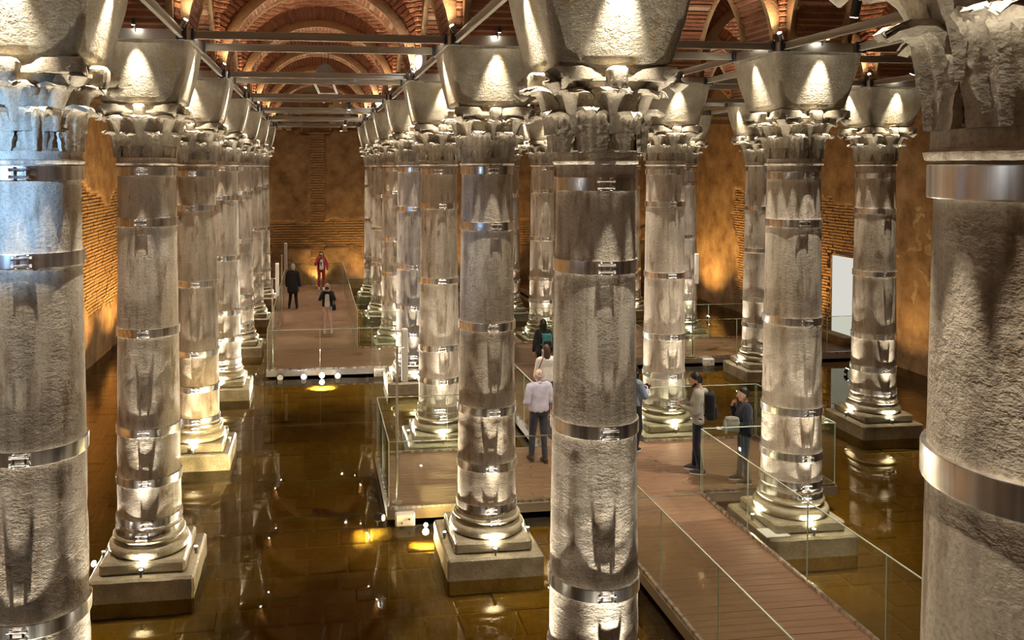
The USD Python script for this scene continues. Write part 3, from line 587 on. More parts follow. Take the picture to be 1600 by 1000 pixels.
rail('glass railing on the near deck front, left of the ramp', (1.17, 13.48), (4.40, 13.48), top='steel')
rail('glass railing at the left end of the near deck', (1.17, 13.50), (1.17, 16.12))
rail('glass railing at the back of the near deck, left part', (1.19, 16.13), (3.9, 16.13), top='steel')
rail('glass railing on the near deck front before the right column', (6.52, 13.48), (8.95, 13.48))
rail('glass railing at the right end of the near deck', (8.95, 13.50), (8.95, 16.12))
rail('glass railing behind the two young men on the near deck', (6.56, 16.13), (8.93, 16.13))
rail('long glass railing sloping down the right side of the ramp', (6.48, 4.1), (6.48, 13.46))
rail('glass railing along the left side of the ramp', (4.44, 4.1), (4.44, 13.46))
rail('glass railing on the left of the women\'s walkway', (4.44, 16.2), (4.44, 23.1))
rail('glass railing on the right of the women\'s walkway', (6.48, 16.2), (6.48, 23.1))
rail('glass railing above the bright floodlight on the middle deck', (-1.30, 23.16), (4.40, 23.16))
rail('glass railing on the middle deck front at right', (6.52, 23.16), (16.5, 23.16), top='steel')
rail('glass railing at the left end of the middle deck', (-1.30, 23.18), (-1.30, 25.72))
rail('glass railing along the left of the long aisle walkway', (-1.30, 25.78), (-1.30, 39.5))
rail('glass railing along the right of the long aisle walkway', (1.28, 25.78), (1.28, 39.5))
rail('glass railing at the back of the middle deck beside the aisle', (1.32, 25.71), (9.2, 25.71), top='steel')
rail('glass railing at the back of the middle deck near the right wall', (11.3, 25.71), (16.5, 25.71))
rail('glass railing across the far end of the aisle walkway', (-1.28, 39.52), (1.26, 39.52), top='steel')
for k, y in enumerate((28.9, 33.7)):
    rail(f'short glass return beside the aisle walkway, {("nearer", "farther")[k]} one', (1.30, y), (2.9, y))

def speaker(label, x, y, z0, z1, top):
    T = thing('column_speaker', label, 'speaker', (x, y, DZ))
    mb = MB().add(cyl((0, 0, .01), (0, 0, top - DZ), .022, 12)).add(cyl((0, 0, 0), (0, 0, .015), .09, 20)).add(cyl((-.05, 0, top - DZ - .02), (.13, 0, top - DZ - .02), .012, 8)); obj('pole', mb, 'steel', T, 40)
    b = obj('speaker_body', MB().add(bx(.10, .11, z1 - z0, (.13, .05, (z0 + z1) / 2 - DZ), .012)), 'white_paint', T)
    obj('grille', MB().add(bx(.084, .006, z1 - z0 - .06, (.13, -.0065, (z0 + z1) / 2 - DZ))), 'speaker_cloth', b)
plain('speaker_cloth', (.56, .54, .48), .85)
speaker('slim white column speaker on a steel pole at the near deck corner', 1.33, 13.75, 2.2, 3.08, 2.80)
speaker('slim white column speaker on the middle deck at right', 11.0, 23.45, 2.3, 3.2, 2.6)
speaker('slim white column speaker at the left front of the middle deck', -1.17, 23.45, 2.2, 3.1, 2.7)
speaker('slim white column speaker beside the man in the dark coat', -1.15, 29.6, 2.2, 3.1, 2.7)

def junction(label, x, y):
    T = thing('junction_box', label, 'box', (x, y, .09)); obj('case', bx(.32, .13, .21, (0, -.07, 0), .02), 'white_paint', T)
    obj('knob', MB().add(cyl((.06, -.133, .02), (.06, -.15, .02), .014, 10)).add(cyl((-.06, -.133, -.04), (-.06, -.15, -.04), .012, 10)), 'dark_metal', T)
    obj('cable', MB().add(tube([(.1, -.07, -.10), (.14, -.08, -.16), (.24, -.09, -.12), (.3, -.1, -.2)], .008, 6)), 'dark_metal', T)
junction('grey junction box under the near deck front edge', 1.42, 13.43)
junction('grey junction box under the middle deck front, aisle side', 1.75, 23.11)
junction('grey junction box under the middle deck front at right', 11.3, 23.11)

def nrm_(v): return np.asarray(v, float) / np.linalg.norm(v)
def flood(name, label, pos, aim, power, color, lens, size=.07, cone=120., visible=True):
    T = thing(name, label, 'floodlight', pos); a = np.array(aim, float); a /= np.linalg.norm(a)
    obj('housing', MB().add(cyl(-a * .12, a * .01, size * .7, 16, size)).box((-.012, -.012, -.16), (.012, .012, 0)), 'dark_metal', T, 40)
    obj('lens', cyl(a * .012, a * .018, size * .8, 16), lens, T)
    if power: lamp_light(T, 'beam', a * .06, a, power, color, cone, .8, .05)
flood('floodlight', 'dazzling floodlight under the front edge of the middle deck', (.17, 22.95, .09), (.02, -1, .14), FLOOD, WHITE, 'lens_flood', .085, 140.)
flood('floodlight', 'dazzling floodlight at the left corner of the near deck', (.98, 13.36, .14), (-.8, .75, -.20), FLOOD * 2.8, AMBER_W, 'lens_flood', .075, 40.)
flood('floodlight', 'bright floodlight under the junction box of the near deck', (1.74, 13.22, .035), (-.2, -1, .25), FLOOD * .7, AMBER_W, 'lens_warm', .04, 100.)
flood('floodlight', 'bright floodlight at the left plinth edge in the water', (-3.12, 12.35, .12), (-.5, -.6, .5), FLOOD * .2, WHITE, 'lens_warm', .05, 140.)
for k, x in enumerate((-.95, -.32, .60)):
    flood('round_spotlight', f'unlit round spotlight under the middle deck edge, {("left", "middle", "right")[k]} one', (x, 22.98, .06), (.05, -1, .1), 0, WHITE, 'white_paint', .10)
# wall washers standing in the water, a little away from the foot of the walls
for k, y in enumerate((10.5, 15.5, 20.5, 24.0, 27.5, 32.5)):
    flood('wall_washer', f'amber wall washer in the water along the left wall, {ORD[k] if k else "first"} from front', (XW0 + 2.3, y, .14), (-.75, .05, 1), WASHER * (1, 1, 1.6, 1.9, 1.7, 1)[k], AMBER, 'lens_warm', .05, 48.)
for k, y in enumerate((17.5, 21.5, 26.7, 29.8, 33.5)):
    flood('wall_washer', f'amber wall washer in the water along the right wall, {ORD[k] if k else "first"} from front', (XW1 - 2.1, y, .14), (.75, .05, 1), WASHER * (.45, .35, .9, 1.4, 1.2)[k], AMBER, 'lens_warm', .05, 48.)
for k, x in enumerate((-4.2, .1, 2.4, 8.0, 14.2)):
    flood('wall_washer', f'amber wall washer near the foot of the end wall, {ORD[k] if k else "first"} from left', (x, YW1 - 1.9 if k != 1 else YW1 - .45, .14 if k != 1 else .10), (0, .8, 1) if k != 1 else (0, .25, 1), WASHER * (.4, .9, .45, .7, .7)[k], AMBER, 'lens_warm', .05, 48.)
# pendant spots on the tie bars that light the boardwalks
for nm, pos, aim, pw in (('above the right end of the near deck', (9.75, 12.68, 7.34), (7.0, 14.9, .2), 1.5), ('above the ramp', (5.4, 7.88, 7.34), (5.5, 10.2, .2), 1.3), ('above the aisle at the middle deck', (.9, 22.28, 7.34), (.2, 24.5, .2), 1.2), ('above the aisle walkway', (1.1, 30.72, 7.34), (.1, 30.2, .2), 1.2),
        ('above the aisle by the end wall', (1.1, 35.52, 7.34), (.2, 36.5, .2), 1.0), ('above the walkway of the women', (5.9, 17.48, 7.34), (5.4, 18.6, .2), 1.3), ('above the middle deck at right', (9.7, 22.28, 7.34), (10.2, 24.4, .2), 1.4), ('above the near deck at left', (3.3, 12.68, 7.34), (3.0, 14.8, .2), 1.0)):
    T = thing('pendant_spot', f'dark pendant spot hung from the tie bars {nm}', 'spotlight', pos); a_ = nrm_(np.array(aim) - pos)
    obj('housing', MB().add(cyl(-a_ * .10, a_ * .08, .045, 14)).add(cyl((0, 0, 0), (0, 0, .13), .010, 6)), 'dark_metal', T, 40); obj('lens', cyl(a_ * .081, a_ * .086, .036, 14), 'lens_warm', T)
    lamp_light(T, 'beam', a_ * .12, a_, DECK * pw, (1, .86, .70), 34., .8, .035)
# daylight-cool lamp on the entrance balcony, shining on the nearest left column
flood('stage_light', 'cool blue stage light fixed by the entrance left of the viewer', (-4.6, 3.2, 6.4), (2.2, 4.1, -.75), COOL, BLUE, 'lens_white', .12, 13.)

# lit white doorway at the end of the middle deck
D = tag(UsdGeom.Xform.Define(stage, '/World/door_1').GetPrim(), 'plain white lit door panel in the right-hand brick wall', 'door', kind='structure')
obj('door_leaf', MB().box((XW1 - .09, 24.1, .45), (XW1 - .05, 25.28, 2.9)), 'panel_light', D)
obj('door_frame', MB().box((XW1 - .11, 25.28, .45), (XW1 - .03, 25.34, 2.96)).box((XW1 - .11, 24.04, .45), (XW1 - .03, 24.1, 2.96)).box((XW1 - .11, 24.04, 2.9), (XW1 - .03, 25.34, 2.96)), 'wall_brick', D)
obj('doorstep', MB().box((XW1 - .5, 24.0, .205), (XW1 - .05, 25.4, .45)), 'plaster', D)

# projector frame hung under the aisle vault, spot heads on the collars
T = thing('hanging_projector', 'round lamp on a small ladder frame hung under the aisle vault', 'lamp', (.28, 23.5, 8.35))
obj('lamp_ring', MB().add(lathe([(.20, -.05), (.24, -.05), (.25, .0), (.24, .05), (.20, .05), (.19, 0), (.20, -.05)], 24), (0, 0, 0), np.array([[1, 0, 0], [0, 0, -1], [0, 1, 0.]])).add(cyl((0, .05, 0), (0, .12, 0), .2, 20)), 'grey_metal', T, 40)
obj('frame', MB().add(cyl((-.30, 0, -.28), (-.02, .9, -.75), .035, 8)).add(cyl((.22, 0, -.28), (.45, .9, -.75), .035, 8)).add(cyl((-.16, .5, -.53), (.34, .5, -.53), .03, 8)).add(cyl((-.30, 0, -.28), (.22, 0, -.28), .03, 8)), 'white_paint', T, 40)
obj('hanger', MB().add(cyl((-.1, .02, .2), (-.1, .02, 1.9), .012, 6)).add(cyl((.1, .02, .2), (.1, .02, 1.9), .012, 6)), 'dark_metal', T)
for (i, j, sx, nm) in ((1, 1, -1, 'behind the near deck corner'), (1, 3, -1, 'fourth back right of the aisle'), (1, 4, -1, 'fifth back right of the aisle')):
    X, Y = col_xy(i, j)
    T = thing('spot_head', f'white cylinder spot head on the collar of the column {nm}', 'spotlight', (X + sx * .45, Y - .74, 7.63))
    obj('housing', MB().add(cyl((0, 0, -.02), (0, 0, .26), .10, 18)).box((-.02, -.02, -.09), (.02, .02, 0)), 'white_paint', T, 40)
    obj('lens', cyl((-.10, -.05, .13), (-.125, -.06, .13), .06, 14), 'lens_white', T)
tag(obj('cover_plate', bx(.38, .30, .02, (6.74, 11.62, .313), .004), 'white_paint'), 'small pale cover plate on the plinth beside the ramp', 'plate')
# ---------------------------------------------------------------- people
def cloth(name, col, var=.75, bump=.25, rough=.85):
    mat(name, {'g': ('geometry', {}), 'n': ('noise_texture', {'scale': 9., 'detail': 4.}), 'r': ('rgb_ramp', {'ramp': [(.3, tuple(c * var for c in col)), (.7, col)]}), 'f': ('noise_texture', {'scale': 60., 'detail': 3.}),
        'b': ('bump', {'strength': bump, 'distance': .008}), 'p': ('principled_bsdf', {'roughness': rough, 'specular_ior_level': .25, 'sheen_weight': .15})},
        [('g.position', 'n.vector'), ('n.fac', 'r.fac'), ('r.color', 'p.base_color'), ('g.position', 'f.vector'), ('f.fac', 'b.height'), ('b.normal', 'p.normal')])
for nm, col in dict(black_cloth=(.022, .021, .023), navy_cloth=(.022, .025, .04), red_cloth=(.36, .03, .04), white_cloth=(.72, .70, .66), pink_cloth=(.62, .44, .36), lilac_shirt=(.56, .55, .68), dark_jeans=(.05, .052, .075),
        teal_cloth=(.05, .22, .22), denim_cloth=(.24, .33, .46), grey_cloth=(.46, .45, .40), dark_grey_cloth=(.09, .09, .10), maroon_leather=(.20, .03, .03), brown_leather=(.10, .055, .03), blue_jeans=(.12, .15, .21), grey_bag=(.25, .235, .20)).items(): cloth(nm, col)
plain('skin', (.60, .38, .27), .5, subsurface_weight=.1, subsurface_scale=.01); plain('skin_deep', (.42, .25, .16), .5)
plain('eye_white', (.75, .72, .68), .25); plain('eye_dark', (.03, .02, .015), .2); plain('lip', (.42, .17, .14), .5); plain('sole', (.70, .68, .64), .6); plain('screen', (.02, .02, .025), .12)
for nm, col in dict(hair_black=(.012, .010, .009), hair_brown=(.09, .048, .022), hair_white=(.66, .63, .57), hair_grey=(.55, .50, .44)).items():
    mat(nm, {'g': ('geometry', {}), 'm': ('mapping', {'scale': (60., 60., 6.)}), 'n': ('noise_texture', {'scale': 1.5, 'detail': 3.}), 'r': ('rgb_ramp', {'ramp': [(.3, tuple(c * .6 for c in col)), (.7, col)]}), 'b': ('bump', {'strength': .5, 'distance': .01}), 'p': ('principled_bsdf', {'roughness': .5})},
        [('g.position', 'm.vector'), ('m.vector', 'n.vector'), ('n.fac', 'r.fac'), ('r.color', 'p.base_color'), ('n.fac', 'b.height'), ('b.normal', 'p.normal')])

def sph(c, r, n=16): return Manifold.sphere(float(r), n).translate(tuple(map(float, c)))
def hull(*cr): return Manifold.batch_hull([sph(c, r) for c, r in cr])
def uni(ms):
    return Manifold.batch_boolean(ms, manifold3d.OpType.Add)
def smooth_man(m, length, it=12):
    m = m.refine_to_length(length); t = meshkit.arrays(m); tm = trimesh.Trimesh(t[0], t[1], process=True)
    trimesh.smoothing.filter_taubin(tm, .5, .52, it); return tm
def to_man(tm):
    return Manifold(manifold3d.Mesh(np.asarray(tm.vertices, np.float32), np.asarray(tm.faces, np.uint32)))
def nrm(v): v = np.asarray(v, float); return v / np.linalg.norm(v)
def hand(w, d, n, side, curl=.6, s=1.0):
    """hand from the wrist w, fingers along d, palm facing n; side +1 right, -1 left"""
    d, n = nrm(d), nrm(n); n = nrm(n - d * (n @ d)); t = nrm(np.cross(n, d)) * side * -1     # t: towards the thumb
    ms = [hull((w, .023), (w + d * .03 + t * .016, .019), (w + d * .03 - t * .016, .019)), hull((w + d * .03 + t * .018, .016), (w + d * .03 - t * .018, .016), (w + d * .09 + t * .030, .0125), (w + d * .088 - t * .030, .0115))]
    for k, (o, L) in enumerate(((.030, .072), (.010, .080), (-.011, .075), (-.030, .058))):
        p = w + d * .088 + t * o; a = .15; L *= s
        for q, (fr, rr) in enumerate(((.45, .0092), (.32, .0084), (.23, .0075))):
            a += curl * (.55 + .12 * k * 0 + .25 * q); nx = p + (d * math.cos(a) + n * math.sin(a) + t * o * .6) * L * fr * 1.0
            ms.append(hull((p, rr + .0007), (nx, rr))); p = nx
    p = w + d * .035 + t * .030; a1 = nrm(d * .55 + t * .75 + n * .35); p1 = p + a1 * .034; a2 = nrm(d * .85 + t * .25 + n * (.3 + .4 * curl)); p2 = p1 + a2 * .030; p3 = p2 + nrm(a2 + n * .2 * curl) * .022
    ms += [hull((p - a1 * .012, .013), (p1, .0115)), hull((p1, .0112), (p2, .0100)), hull((p2, .0098), (p3, .0085))]
    return smooth_man(uni(ms), .007, 6)
J0 = dict(head=(0, .025, 1.635), neck=(0, -.01, 1.47), sho_l=(-.185, -.01, 1.42), sho_r=(.185, -.01, 1.42), elb_l=(-.245, -.03, 1.13), elb_r=(.245, -.03, 1.13), wri_l=(-.255, .05, .88), wri_r=(.255, .05, .88),
    hip_l=(-.09, 0, .92), hip_r=(.09, 0, .92), kne_l=(-.105, .02, .50), kne_r=(.105, .02, .50), ank_l=(-.115, -.03, .085), ank_r=(.115, -.03, .085))
def wrinkle(tm, amp, seed):
    v = np.array(tm.vertices); n = np.array(tm.vertex_normals); f = (meshkit.fbm(v * [9, 9, 14] + seed, 3, seed % 50) - .5)
    return v + n * (f * 2 * amp)[:, None], np.array(tm.faces)
def person(name_label, loc, rz, H=1.75, pose={}, top='black_cloth', top_long=0., sleeve=1.0, legs='black_cloth', leg_w=1.0, leg_end=0., shoes='black_cloth', sole=True, hair='hair_black', hair_style='short', skin='skin', female=False, hands=None, turn=0., tilt=0., hood=None, shirt=None, seed=1, heavy=1.0, extra=None):
    s = H / 1.75; J = {k: np.array(v, float) for k, v in {**J0, **pose}.items()}
    if female:
        for k in ('sho_l', 'sho_r'):
            if k not in pose: J[k][0] *= .90
    T = thing('person', name_label, 'person', (*loc, DZ + .004), rz)
    UsdGeom.Xformable(T).AddScaleOp().Set(Gf.Vec3f(s, s, s))
    # body
    h = J['head']; Rh = rotz(turn); ct, st_ = math.cos(tilt), math.sin(tilt); Rh = Rh @ np.array([[1, 0, 0], [0, ct, -st_], [0, st_, ct]])
    P = lambda x, y, z: h + Rh @ np.array([x, y, z])
    nk = J['neck']; torso = [hull((nk + [0, .01, -.03], .062), (P(0, -.02, -.07), .052)), hull((J['sho_l'], .058), (J['sho_r'], .058), (nk + [0, 0, -.03], .06)),
        hull((J['sho_l'] * [.8, 1, 1], .07), (J['sho_r'] * [.8, 1, 1], .07), ((-.085, .015, 1.27), .098 * heavy), ((.085, .015, 1.27), .098 * heavy)), hull(((-.085, .015, 1.27), .098 * heavy), ((.085, .015, 1.27), .098 * heavy), ((-.06, .005, 1.07), .088 * heavy), ((.06, .005, 1.07), .088 * heavy)),
        hull(((-.06, .005, 1.07), .088 * heavy), ((.06, .005, 1.07), .088 * heavy), (J['hip_l'] + [0, -.01, .02], .092), (J['hip_r'] + [0, -.01, .02], .092))]
    limbs = []
    for q in 'lr':
        limbs += [hull((J['sho_' + q], .054), (J['elb_' + q], .040)), hull((J['elb_' + q], .040), (J['wri_' + q], .027)), hull((J['hip_' + q], .088), (J['kne_' + q], .056)), hull((J['kne_' + q], .055), (J['ank_' + q], .038)), hull((J['ank_' + q], .04), (J['ank_' + q] + [0, .13, -.055], .028), (J['ank_' + q] + [0, -.03, -.045], .033))]
    body = to_man(smooth_man(uni(torso + limbs), .035, 8))
    head = smooth_man(uni([hull((P(0, -.012, .035), .083), (P(0, .012, .03), .078), (P(0, .02, -.03), .068), (P(0, .055, -.088), .036)), hull((P(0, .094, .012), .008), (P(0, .116, -.026), .0125), (P(0, .088, -.032), .012)),
        hull((P(-.030, .086, .022), .010), (P(.030, .086, .022), .010)), hull((P(-.014, .092, -.060), .0085), (P(.014, .092, -.060), .0085)), hull((P(-.085, -.005, .012), .012), (P(-.082, .002, -.032), .008), (P(-.090, -.018, .005), .010)), hull((P(.085, -.005, .012), .012), (P(.082, .002, -.032), .008), (P(.090, -.018, .005), .010))]), .014, 3)
    parts = [body, to_man(head)]
    hd = hands or {}
    for q, sd in (('l', -1), ('r', 1)):
        dd, nn_, cu = hd.get(q, (J['wri_' + q] - J['elb_' + q] + [0, .02, 0], (-sd, 0.2, 0), .5)); fa = nrm(J['wri_' + q] - J['elb_' + q])
        parts.append(to_man(hand(J['wri_' + q] - fa * .01, dd, nn_, sd, cu)))
    bm = uni(parts)
    b = obj('body', bm, skin, T, 60)
    for q in (-1, 1):
        obj('eye', MB().add(trimesh.creation.icosphere(2, .0115), P(q * .031, .081, .004)), 'eye_white', T, True)
        obj('iris', MB().add(trimesh.creation.icosphere(1, .0062), P(q * .031, .0895, .004)), 'eye_dark', T, True)
    obj('mouth', meshkit.arrays(hull((P(-.021, .090, -.055), .0042), (P(.021, .090, -.055), .0042), (P(0, .099, -.056), .005)))[:2], 'lip', T, True)
    # upper garment
    g = .016; sl = []
    for q in 'lr':
        a, e, w = J['sho_' + q], J['elb_' + q], J['wri_' + q]
        if sleeve >= .99: sl += [hull((a, .060 + g), (e, .046 + g)), hull((e, .046 + g), (e + (w - e) * .93, .034 + g * .8))]
        else: sl += [hull((a, .062 + g), (a + (e - a) * sleeve * 2 * .98, .052 + g))]
    hem = .90 - top_long
    tp = [hull((J['sho_l'], .058 + g), (J['sho_r'], .058 + g), (nk + [0, 0, -.045], .06 + g)), hull((J['sho_l'] * [.82, 1, 1], .072 + g), (J['sho_r'] * [.82, 1, 1], .072 + g), ((-.085, .015, 1.25), .102 * heavy + g), ((.085, .015, 1.25), .102 * heavy + g)),
        hull(((-.085, .015, 1.25), .102 * heavy + g), ((.085, .015, 1.25), .102 * heavy + g), ((-.075, .0, 1.05), .098 * heavy + g), ((.075, .0, 1.05), .098 * heavy + g)), hull(((-.075, .0, 1.05), .098 * heavy + g), ((.075, .0, 1.05), .098 * heavy + g), ((-.085, -.005, hem + .1), .10 + g + .02 * (top_long > .1)), ((.085, -.005, hem + .1), .10 + g + .02 * (top_long > .1)))]
    tm = uni(tp + sl); tm = tm.trim_by_plane((0, 0, 1), hem)
    obj('upper_garment', wrinkle(smooth_man(tm, .03, 5), .010, seed), top, T, 60)
    obj('collar', wrinkle(smooth_man(hull((nk + [-.04, 0, -.01], .042), (nk + [.04, 0, -.01], .042), (nk + [0, -.025, .02], .045), (nk + [0, .03, -.03], .04)) - hull((nk + [0, .012, -.1], .045), (nk + [0, .02, .12], .055)), .02, 2), .003, seed), top if not hood else hood, T, 60)
    if hood: obj('hood', wrinkle(smooth_man(uni([hull((nk + [-.09, -.06, -.02], .035), (nk + [0, -.105, -.01], .042)), hull((nk + [.09, -.06, -.02], .035), (nk + [0, -.105, -.01], .042)), hull((nk + [0, -.105, -.02], .05), (nk + [0, -.12, -.13], .03)), hull((nk + [-.09, -.06, -.02], .03), (nk + [-.07, .06, -.05], .022)), hull((nk + [.09, -.06, -.02], .03), (nk + [.07, .06, -.05], .022))]), .022, 4), .006, seed + 3), hood, T, 60)
    if shirt: obj('shirt_front', wrinkle(smooth_man(hull(((-.035, .082 + .03 * heavy, 1.36), .045), ((.035, .082 + .03 * heavy, 1.36), .045), ((-.05, .082 + .03 * heavy, .98), .045), ((.05, .082 + .03 * heavy, .98), .045)), .03, 3), .004, seed + 4), shirt, T, 60)
    # trousers, shoes
    lg = [hull((J['hip_l'] + [0, -.012, .06], .098 + .006), (J['hip_r'] + [0, -.012, .06], .098 + .006), (J['hip_l'], .10), (J['hip_r'], .10))]
    for q in 'lr':
        k_, a = J['kne_' + q], J['ank_' + q]; e = k_ + (a - k_) * (1 - leg_end) + [0, 0, .01]
        lg += [hull((J['hip_' + q], .096), (k_, .066 * leg_w)), hull((k_, .066 * leg_w), (e, .052 * leg_w))]
    lm_ = uni(lg); lm_ = lm_.trim_by_plane((0, 0, 1), .045)
    obj('trousers', wrinkle(smooth_man(lm_, .03, 5), .008, seed + 1), legs, T, 60)
    for q in 'lr':
        a = J['ank_' + q]; z0 = max(a[2] - .085, 0)
        sh = hull((a + [0, -.045, -.03], .042), (a + [0, .0, 0.0], .045), (a + [0, .12, -.045], .036), (a + [0, .165, -.055], .028)).trim_by_plane((0, 0, 1), z0 + .012)
        so = obj('shoe', smooth_man(sh, .02, 2), shoes, T, 50)
        obj('sole', MB().add(meshkit.arrays(Manifold.batch_hull([Manifold.cylinder(.022, .043, .043, 16).translate((a[0], a[1] - .045, z0)), Manifold.cylinder(.022, .036, .036, 16).translate((a[0], a[1] + .16, z0))]))[:2]), 'sole' if sole else shoes, so)
    # hair
    cap = [hull((P(0, -.022, .052), .088), (P(0, -.01, .06), .084), (P(0, -.05, .0), .072))]
    if hair_style == 'long': cap += [hull((P(0, -.04, .02), .085), (P(0, -.055, -.10), .072), (P(-.04, -.06, -.24), .045), (P(.04, -.06, -.24), .045)), hull((P(-.078, .01, .03), .022), (P(-.08, .0, -.14), .024), (P(-.06, -.05, -.2), .03)), hull((P(.078, .01, .03), .022), (P(.08, .0, -.14), .024), (P(.06, -.05, -.2), .03))]
    if hair_style == 'bob': cap += [hull((P(0, -.03, .02), .092), (P(-.055, -.03, -.10), .045), (P(.055, -.03, -.10), .045)), hull((P(-.08, .02, .02), .026), (P(-.075, .02, -.09), .03)), hull((P(.08, .02, .02), .026), (P(.075, .02, -.09), .03))]
    if hair_style == 'short': cap += [hull((P(0, .018, .088), .048), (P(0, -.03, .09), .06)), hull((P(-.075, -.02, .02), .022), (P(.075, -.02, .02), .022), (P(0, -.075, -.045), .035))]
    if hair_style == 'thin': cap = [hull((P(-.074, -.025, .02), .020), (P(-.05, -.075, -.02), .026), (P(0, -.088, -.02), .024)), hull((P(.074, -.025, .02), .020), (P(.05, -.075, -.02), .026), (P(0, -.088, -.02), .024)), hull((P(0, -.07, .06), .034), (P(0, -.075, -.01), .03))]
    hm = uni(cap)
    if hair_style != 'thin': hm = hm - hull((P(0, .125, .022), .058), (P(0, .13, -.10), .06), (P(0, .088, -.03), .052))
    obj('hair', wrinkle(smooth_man(hm, .018, 3), .006, seed + 2), hair, T, 60)
    if extra:
        for nm, mesh, mt in extra(J, P): obj(nm, mesh, mt, T, 50)
    a = math.radians(rz)
    return T, lambda p: (np.asarray(p, float) * s) @ rotz(a).T + [loc[0], loc[1], DZ + .004]
def carried(name, label, cat, parts, loc, rz=0):
    """a thing that somebody carries or wears: list of (part, mesh, material)"""
    T = thing(name, label, cat, loc, rz)
    for nm, mesh, mt in parts: obj(nm, mesh, mt, T, 50)
    return T
def soft(hx, hy, hz, r, c=(0, 0, 0), seed=1, amp=.006):
    c = np.array(c, float)
    return wrinkle(smooth_man(Manifold.batch_hull([sph(c + [x * (hx - r), y * (hy - r), z * (hz - r)], r) for x in (-1, 1) for y in (-1, 1) for z in (-1, 1)]), .03, 3), amp, seed)
def backpack_parts(m1, m2, hx=.15, hy=.08, hz=.23):
    st = MB()
    for q in (-1, 1): st.add(tube([(q * .09, hy * .6, hz * .75), (q * .105, hy + .08, hz * .95), (q * .105, hy + .20, hz * .75), (q * .115, hy + .235, hz * .25), (q * .13, hy + .16, -hz * .3), (q * .12, hy * .7, -hz * .7)], .016, 8, 1.6))
    return [('pack', soft(hx, hy, hz, .055, seed=4), m1), ('front_pocket', soft(hx * .8, .04, hz * .45, .035, (0, -hy * .95, -hz * .4), 5), m2), ('strap', st, m1), ('handle', MB().add(tube([(-.03, 0, hz - .01), (-.02, 0, hz + .03), (.02, 0, hz + .03), (.03, 0, hz - .01)], .008, 6)), m2)]
# the man in the pale shirt
t, W = person('balding man in pale lilac shirt and dark jeans walking away', (4.17, 15.38), 8, 1.74, dict(elb_l=(-.25, -.02, 1.13), wri_l=(-.20, .22, 1.06), elb_r=(.25, -.05, 1.13), wri_r=(.26, .0, .87), kne_l=(-.11, .05, .50), ank_l=(-.13, .03, .085), ank_r=(.08, -.12, .085), kne_r=(.10, .0, .5)),
    top='lilac_shirt', sleeve=.5, legs='dark_jeans', shoes='brown_leather', sole=False, hair='hair_grey', hair_style='thin', seed=11, heavy=1.08, turn=.35)
carried('shoulder_bag', 'black cloth bag held low by the man in the lilac shirt', 'bag', [('bag', soft(.05, .14, .17, .04, (0, 0, -.18), 7), 'black_cloth'), ('handle', MB().add(tube([(0, -.08, -.03), (0, -.03, .07), (0, .03, .07), (0, .08, -.03)], .010, 8)), 'black_cloth')], W((.275, .02, .735)), 8)
t, W = person('brown-haired woman in white top with red bag walking away', (4.98, 17.75), 0, 1.66, {}, top='white_cloth', legs='dark_jeans', hair='hair_brown', hair_style='long', female=True, seed=12)
carried('shoulder_bag', 'dark red handbag on the strap of the woman in white', 'bag', [('bag', soft(.045, .12, .10, .035, (0, 0, 0), 8), 'maroon_leather'), ('strap', MB().add(tube([(0, -.1, .06), (.03, -.13, .28), (.13, -.11, .50), (.17, -.02, .56), (.14, .09, .48), (.04, .14, .25), (0, .10, .06)], .009, 6, 1.5)), 'maroon_leather')], W((-.255, -.02, .96)), 0)
t, W = person('black-haired woman in black jacket walking away between the glass rails', (5.78, 20.9), 0, 1.63, {}, top='black_cloth', top_long=.12, legs='black_cloth', hair='hair_black', hair_style='long', female=True, seed=13)
carried('backpack', 'teal and black backpack on the black-haired woman walking away', 'backpack', backpack_parts('teal_cloth', 'black_cloth', .13, .07, .18), W((.05, -.205, 1.22)), 0)
# visitor in denim, looking at a camera
t, W = person('visitor in pale denim jacket and wide black trousers holding a camera', (6.17, 15.72), -62, 1.64, dict(elb_r=(.25, .06, 1.16), wri_r=(.10, .30, 1.24), elb_l=(-.25, .06, 1.16), wri_l=(-.08, .30, 1.22), ank_l=(-.10, .06, .085), ank_r=(.10, -.08, .085)), top='denim_cloth', legs='black_cloth', leg_w=1.45, leg_end=.12, shoes='black_cloth', hair='hair_black', hair_style='bob', female=True, seed=14, tilt=-.15,
    hands={'l': ((.5, .8, .25), (1, -.3, 0), .9), 'r': ((-.5, .8, .25), (-1, -.3, 0), .9)})
cam_parts = lambda: [('camera_body', MB().add(bx(.12, .05, .075, (0, 0, 0), .01)).add(bx(.05, .045, .02, (0, 0, .045), .006)), 'black_cloth'), ('lens_barrel', MB().add(cyl((0, .02, -.003), (0, .085, -.003), .030, 18)), 'dark_metal')]
carried('camera', 'small black camera in the hands of the visitor in denim', 'camera', cam_parts(), W((.01, .405, 1.28)), -62)
carried('backpack', 'black backpack on the visitor in pale denim', 'backpack', backpack_parts('black_cloth', 'dark_grey_cloth', .14, .07, .2), W((0, -.205, 1.24)), -62)
